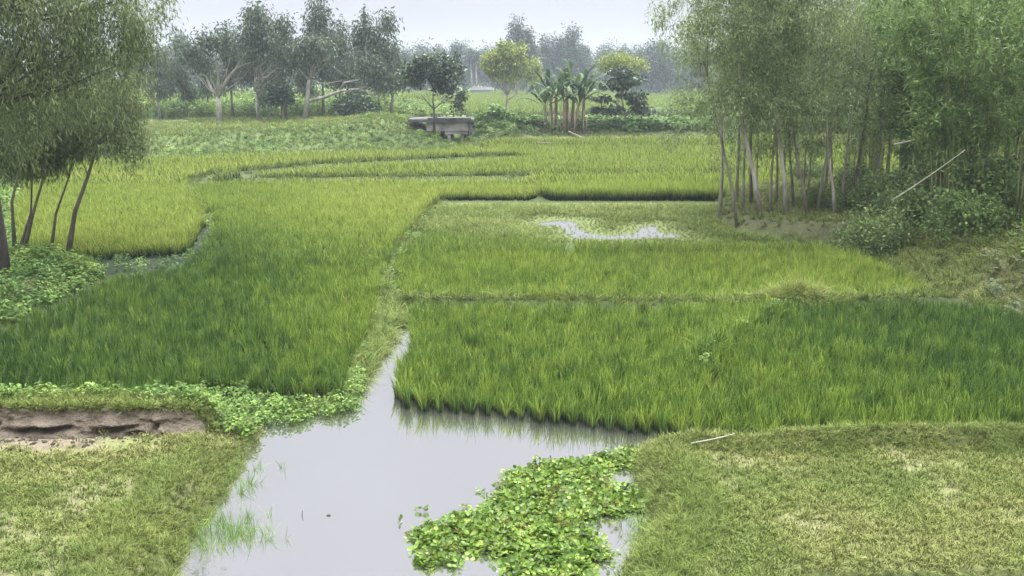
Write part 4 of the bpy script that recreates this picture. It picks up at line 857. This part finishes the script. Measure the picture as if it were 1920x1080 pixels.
# ------------------------------------------------------------------ bridge
zd = ZY(226, BR_Y - 2); br = empty("bridge", (0, 0, 0)); tag(br, "small weathered concrete bridge in the gap of the levee", "bridge")
x0, x1 = BRX0, BRX1; y0, y1 = BR_Y - 2.0, BR_Y + 2.2
m = MB(); m.box(x0 - 1.0, x1 + .25, y0 - .18, y1 + .18, zd - .12, zd + .10); m.build("deck", concreteD, br, False)
m = MB(); m.box(x0 + .35, x1 - .15, y0, y1, zd - .78, zd - .122); m.build("girder", concrete, br, False)
m = MB(); xa = WY(836, BR_Y-2, 1)[0]; m.box(xa, x1 - .2, y0 + .08, y1 - .1, zd - 1.02, zd - .782); m.build("pier_cap", concrete, br, False)
for xq in (WY(842, BR_Y-2, 1)[0], WY(867, BR_Y-2, 1)[0]):
    m = MB(); m.box(xq - .12, xq + .12, y0 + .14, y0 + .44, -.1, zd - 1.022); m.build("column", concrete, br, False)
    m = MB(); m.box(xq - .12, xq + .12, y1 - .5, y1 - .2, -.1, zd - 1.022); m.build("column", concrete, br, False)
m = MB(); m.box(x1 - .12, x1 + .12, y0 - .1, y1 + .1, -.1, zd - .124); m.build("abutment", concreteD, br, False)
m = MB(); m.box(xa - .6, xa - .35, y1 - 1.4, y1, -.1, zd - .8); m.build("abutment", concreteD, br, False)
m = MB(); m.box(x0 + .3, x1 + .3, y1 - .15, y1, zd + .28, zd + .36)
for k in range(7): xx = x0 + .4 + k * (x1 - x0) / 6.4; m.box(xx, xx + .12, y1 - .13, y1 - .02, zd + .102, zd + .278)
m.build("railing", concreteD, br, False)
m = MB(); m.box(x0 + .45, x1 + .05, y0 - .16, y0 - .02, zd + .102, zd + .2); m.build("kerb", concreteD, br, False)
m = MB(); m.box(x0 + 1.05, x0 + 1.2, y0 - .17, y0 - .03, zd + .202, zd + .42); m.build("post", concrete, br, False)
# ------------------------------------------------------------------ small things
def pole(name, label, a, b_, r_, mat=None, cat="pole", group=None):
    a = Vector(a); b_ = Vector(b_); m = MB(); le = (b_ - a); n_ = 8
    m.tube([(le * (i / n_)) + Vector((0, 0, -.05 * le.length * 4 * (i/n_) * (1 - i/n_) * .3)) for i in range(n_ + 1)], [r_ * (1 - .4 * i / n_) for i in range(n_ + 1)], 7)
    o = m.build(name, mat or poleM); o.location = a; return tag(o, label, cat, group)
pa = P3(1672, 376, 25.5); pb = P3(1810, 281, 25.0)
pole("bamboo_pole", "long pale bare bamboo pole leaning up across the dark foliage at the right", pa, pb, .021)
pole("bamboo_pole", "short pale pole end poking from the bamboo above the long one", P3(1676, 271, 28), P3(1735, 257, 28), .03)
g0 = base(1096, 74.6, .02); pole("bamboo_pole", "pale pole propped slanting against the banana clump", g0, P3(1066, 246, 75.6), .09)
lg = W(1296, 832, .36); lg2 = W(1378, 824, .36)
pole("driftwood_stick", "pale bare stick lying along the rim of the right plot", (lg[0], lg[1], hz(*lg) + .08), (lg2[0], lg2[1], hz(*lg2) + .09), .014, poleM, "stick")
bb = W(1023, 273, .35); root = empty("bench", (bb[0], bb[1] + .3, hz(bb[0], bb[1] + .3))); tag(root, "low dark wooden bench at the far edge of the lime rice", "bench")
m = MB(); m.box(-.55, .55, -.16, .16, .38, .44); m.build("seat", woodM, root, False)
for sx in (-.48, .48):
    for sy in (-.11, .11): m = MB(); m.tube([(sx, sy, -.1), (sx, sy, .378)], .035, 6); m.build("leg", woodM, root)
# far low shed
sx_, sy_ = WY(903, 262, .5); root = empty("shed", (sx_, sy_, hz(sx_, sy_))); tag(root, "low far shed with a pale roof under the distant trees", "shed")
m = MB(); m.box(-2.4, 2.4, 0, 3, -.1, 1.2); m.build("wall", mudW, root, False)
m = MB(); m.v = [(-2.8,-.4,1.15),(2.8,-.4,1.15),(2.8,1.5,1.95),(-2.8,1.5,1.95),(2.8,3.4,1.15),(-2.8,3.4,1.15),(-2.8,-.4,1.25),(2.8,-.4,1.25),(2.8,1.5,2.07),(-2.8,1.5,2.07),(2.8,3.4,1.25),(-2.8,3.4,1.25)]
m.f = [(6,7,8,9),(9,8,10,11),(1,0,3,2),(2,3,5,4),(0,1,7,6),(4,5,11,10),(1,2,8,7),(2,4,10,8),(0,6,9,3),(3,9,11,5)]; m.build("roof", tinM, root, False)
for k in range(9):
    px = 1150 + k * 14 + random.uniform(-3, 3); g0 = base(px, 120.3, -.1)
    pole("fence_stake", "thin pale stake, %s from the left before the dark far hedge" % ORD[k], g0, (g0[0] + random.uniform(-.05,.05), g0[1], g0[2] + random.uniform(.9, 1.3)), .05, poleM, "stake", "stakes before the far hedge")
tw = W(566, 968); pole("floating_twig", "tiny dark twig poking out of the open water", (tw[0], tw[1], -.02), (tw[0] + .01, tw[1], .07), .006, barkDark, "twig")
tw = W(616, 968); m = MB(); m.tube([(-.025,0,.004),(-.01,.004,.012),(.012,.002,.012),(.03,0,.004)], [.004,.012,.012,.003], 6); o = m.build("floating_leaf", barkDark); o.location = (tw[0], tw[1], 0); tag(o, "small dark dead leaf floating right of the tiny twig", "leaf")

# ------------------------------------------------------------------ haze
HAZE = True
if HAZE:
    m, t = mat_base("humid air"); v = t.nodes.new("ShaderNodeVolumePrincipled"); v.inputs["Color"].default_value = (.52,.57,.66,1); v.inputs["Density"].default_value = .0008; v.inputs["Anisotropy"].default_value = .2
    o_ = t.nodes.new("ShaderNodeOutputMaterial"); t.links.new(v.outputs[0], o_.inputs["Volume"])
    m_ = MB(); m_.box(-2600, 2600, -420, 3600, -1.6, 40); o = m_.build("haze", m, None, False); tag(o, kind="stuff")
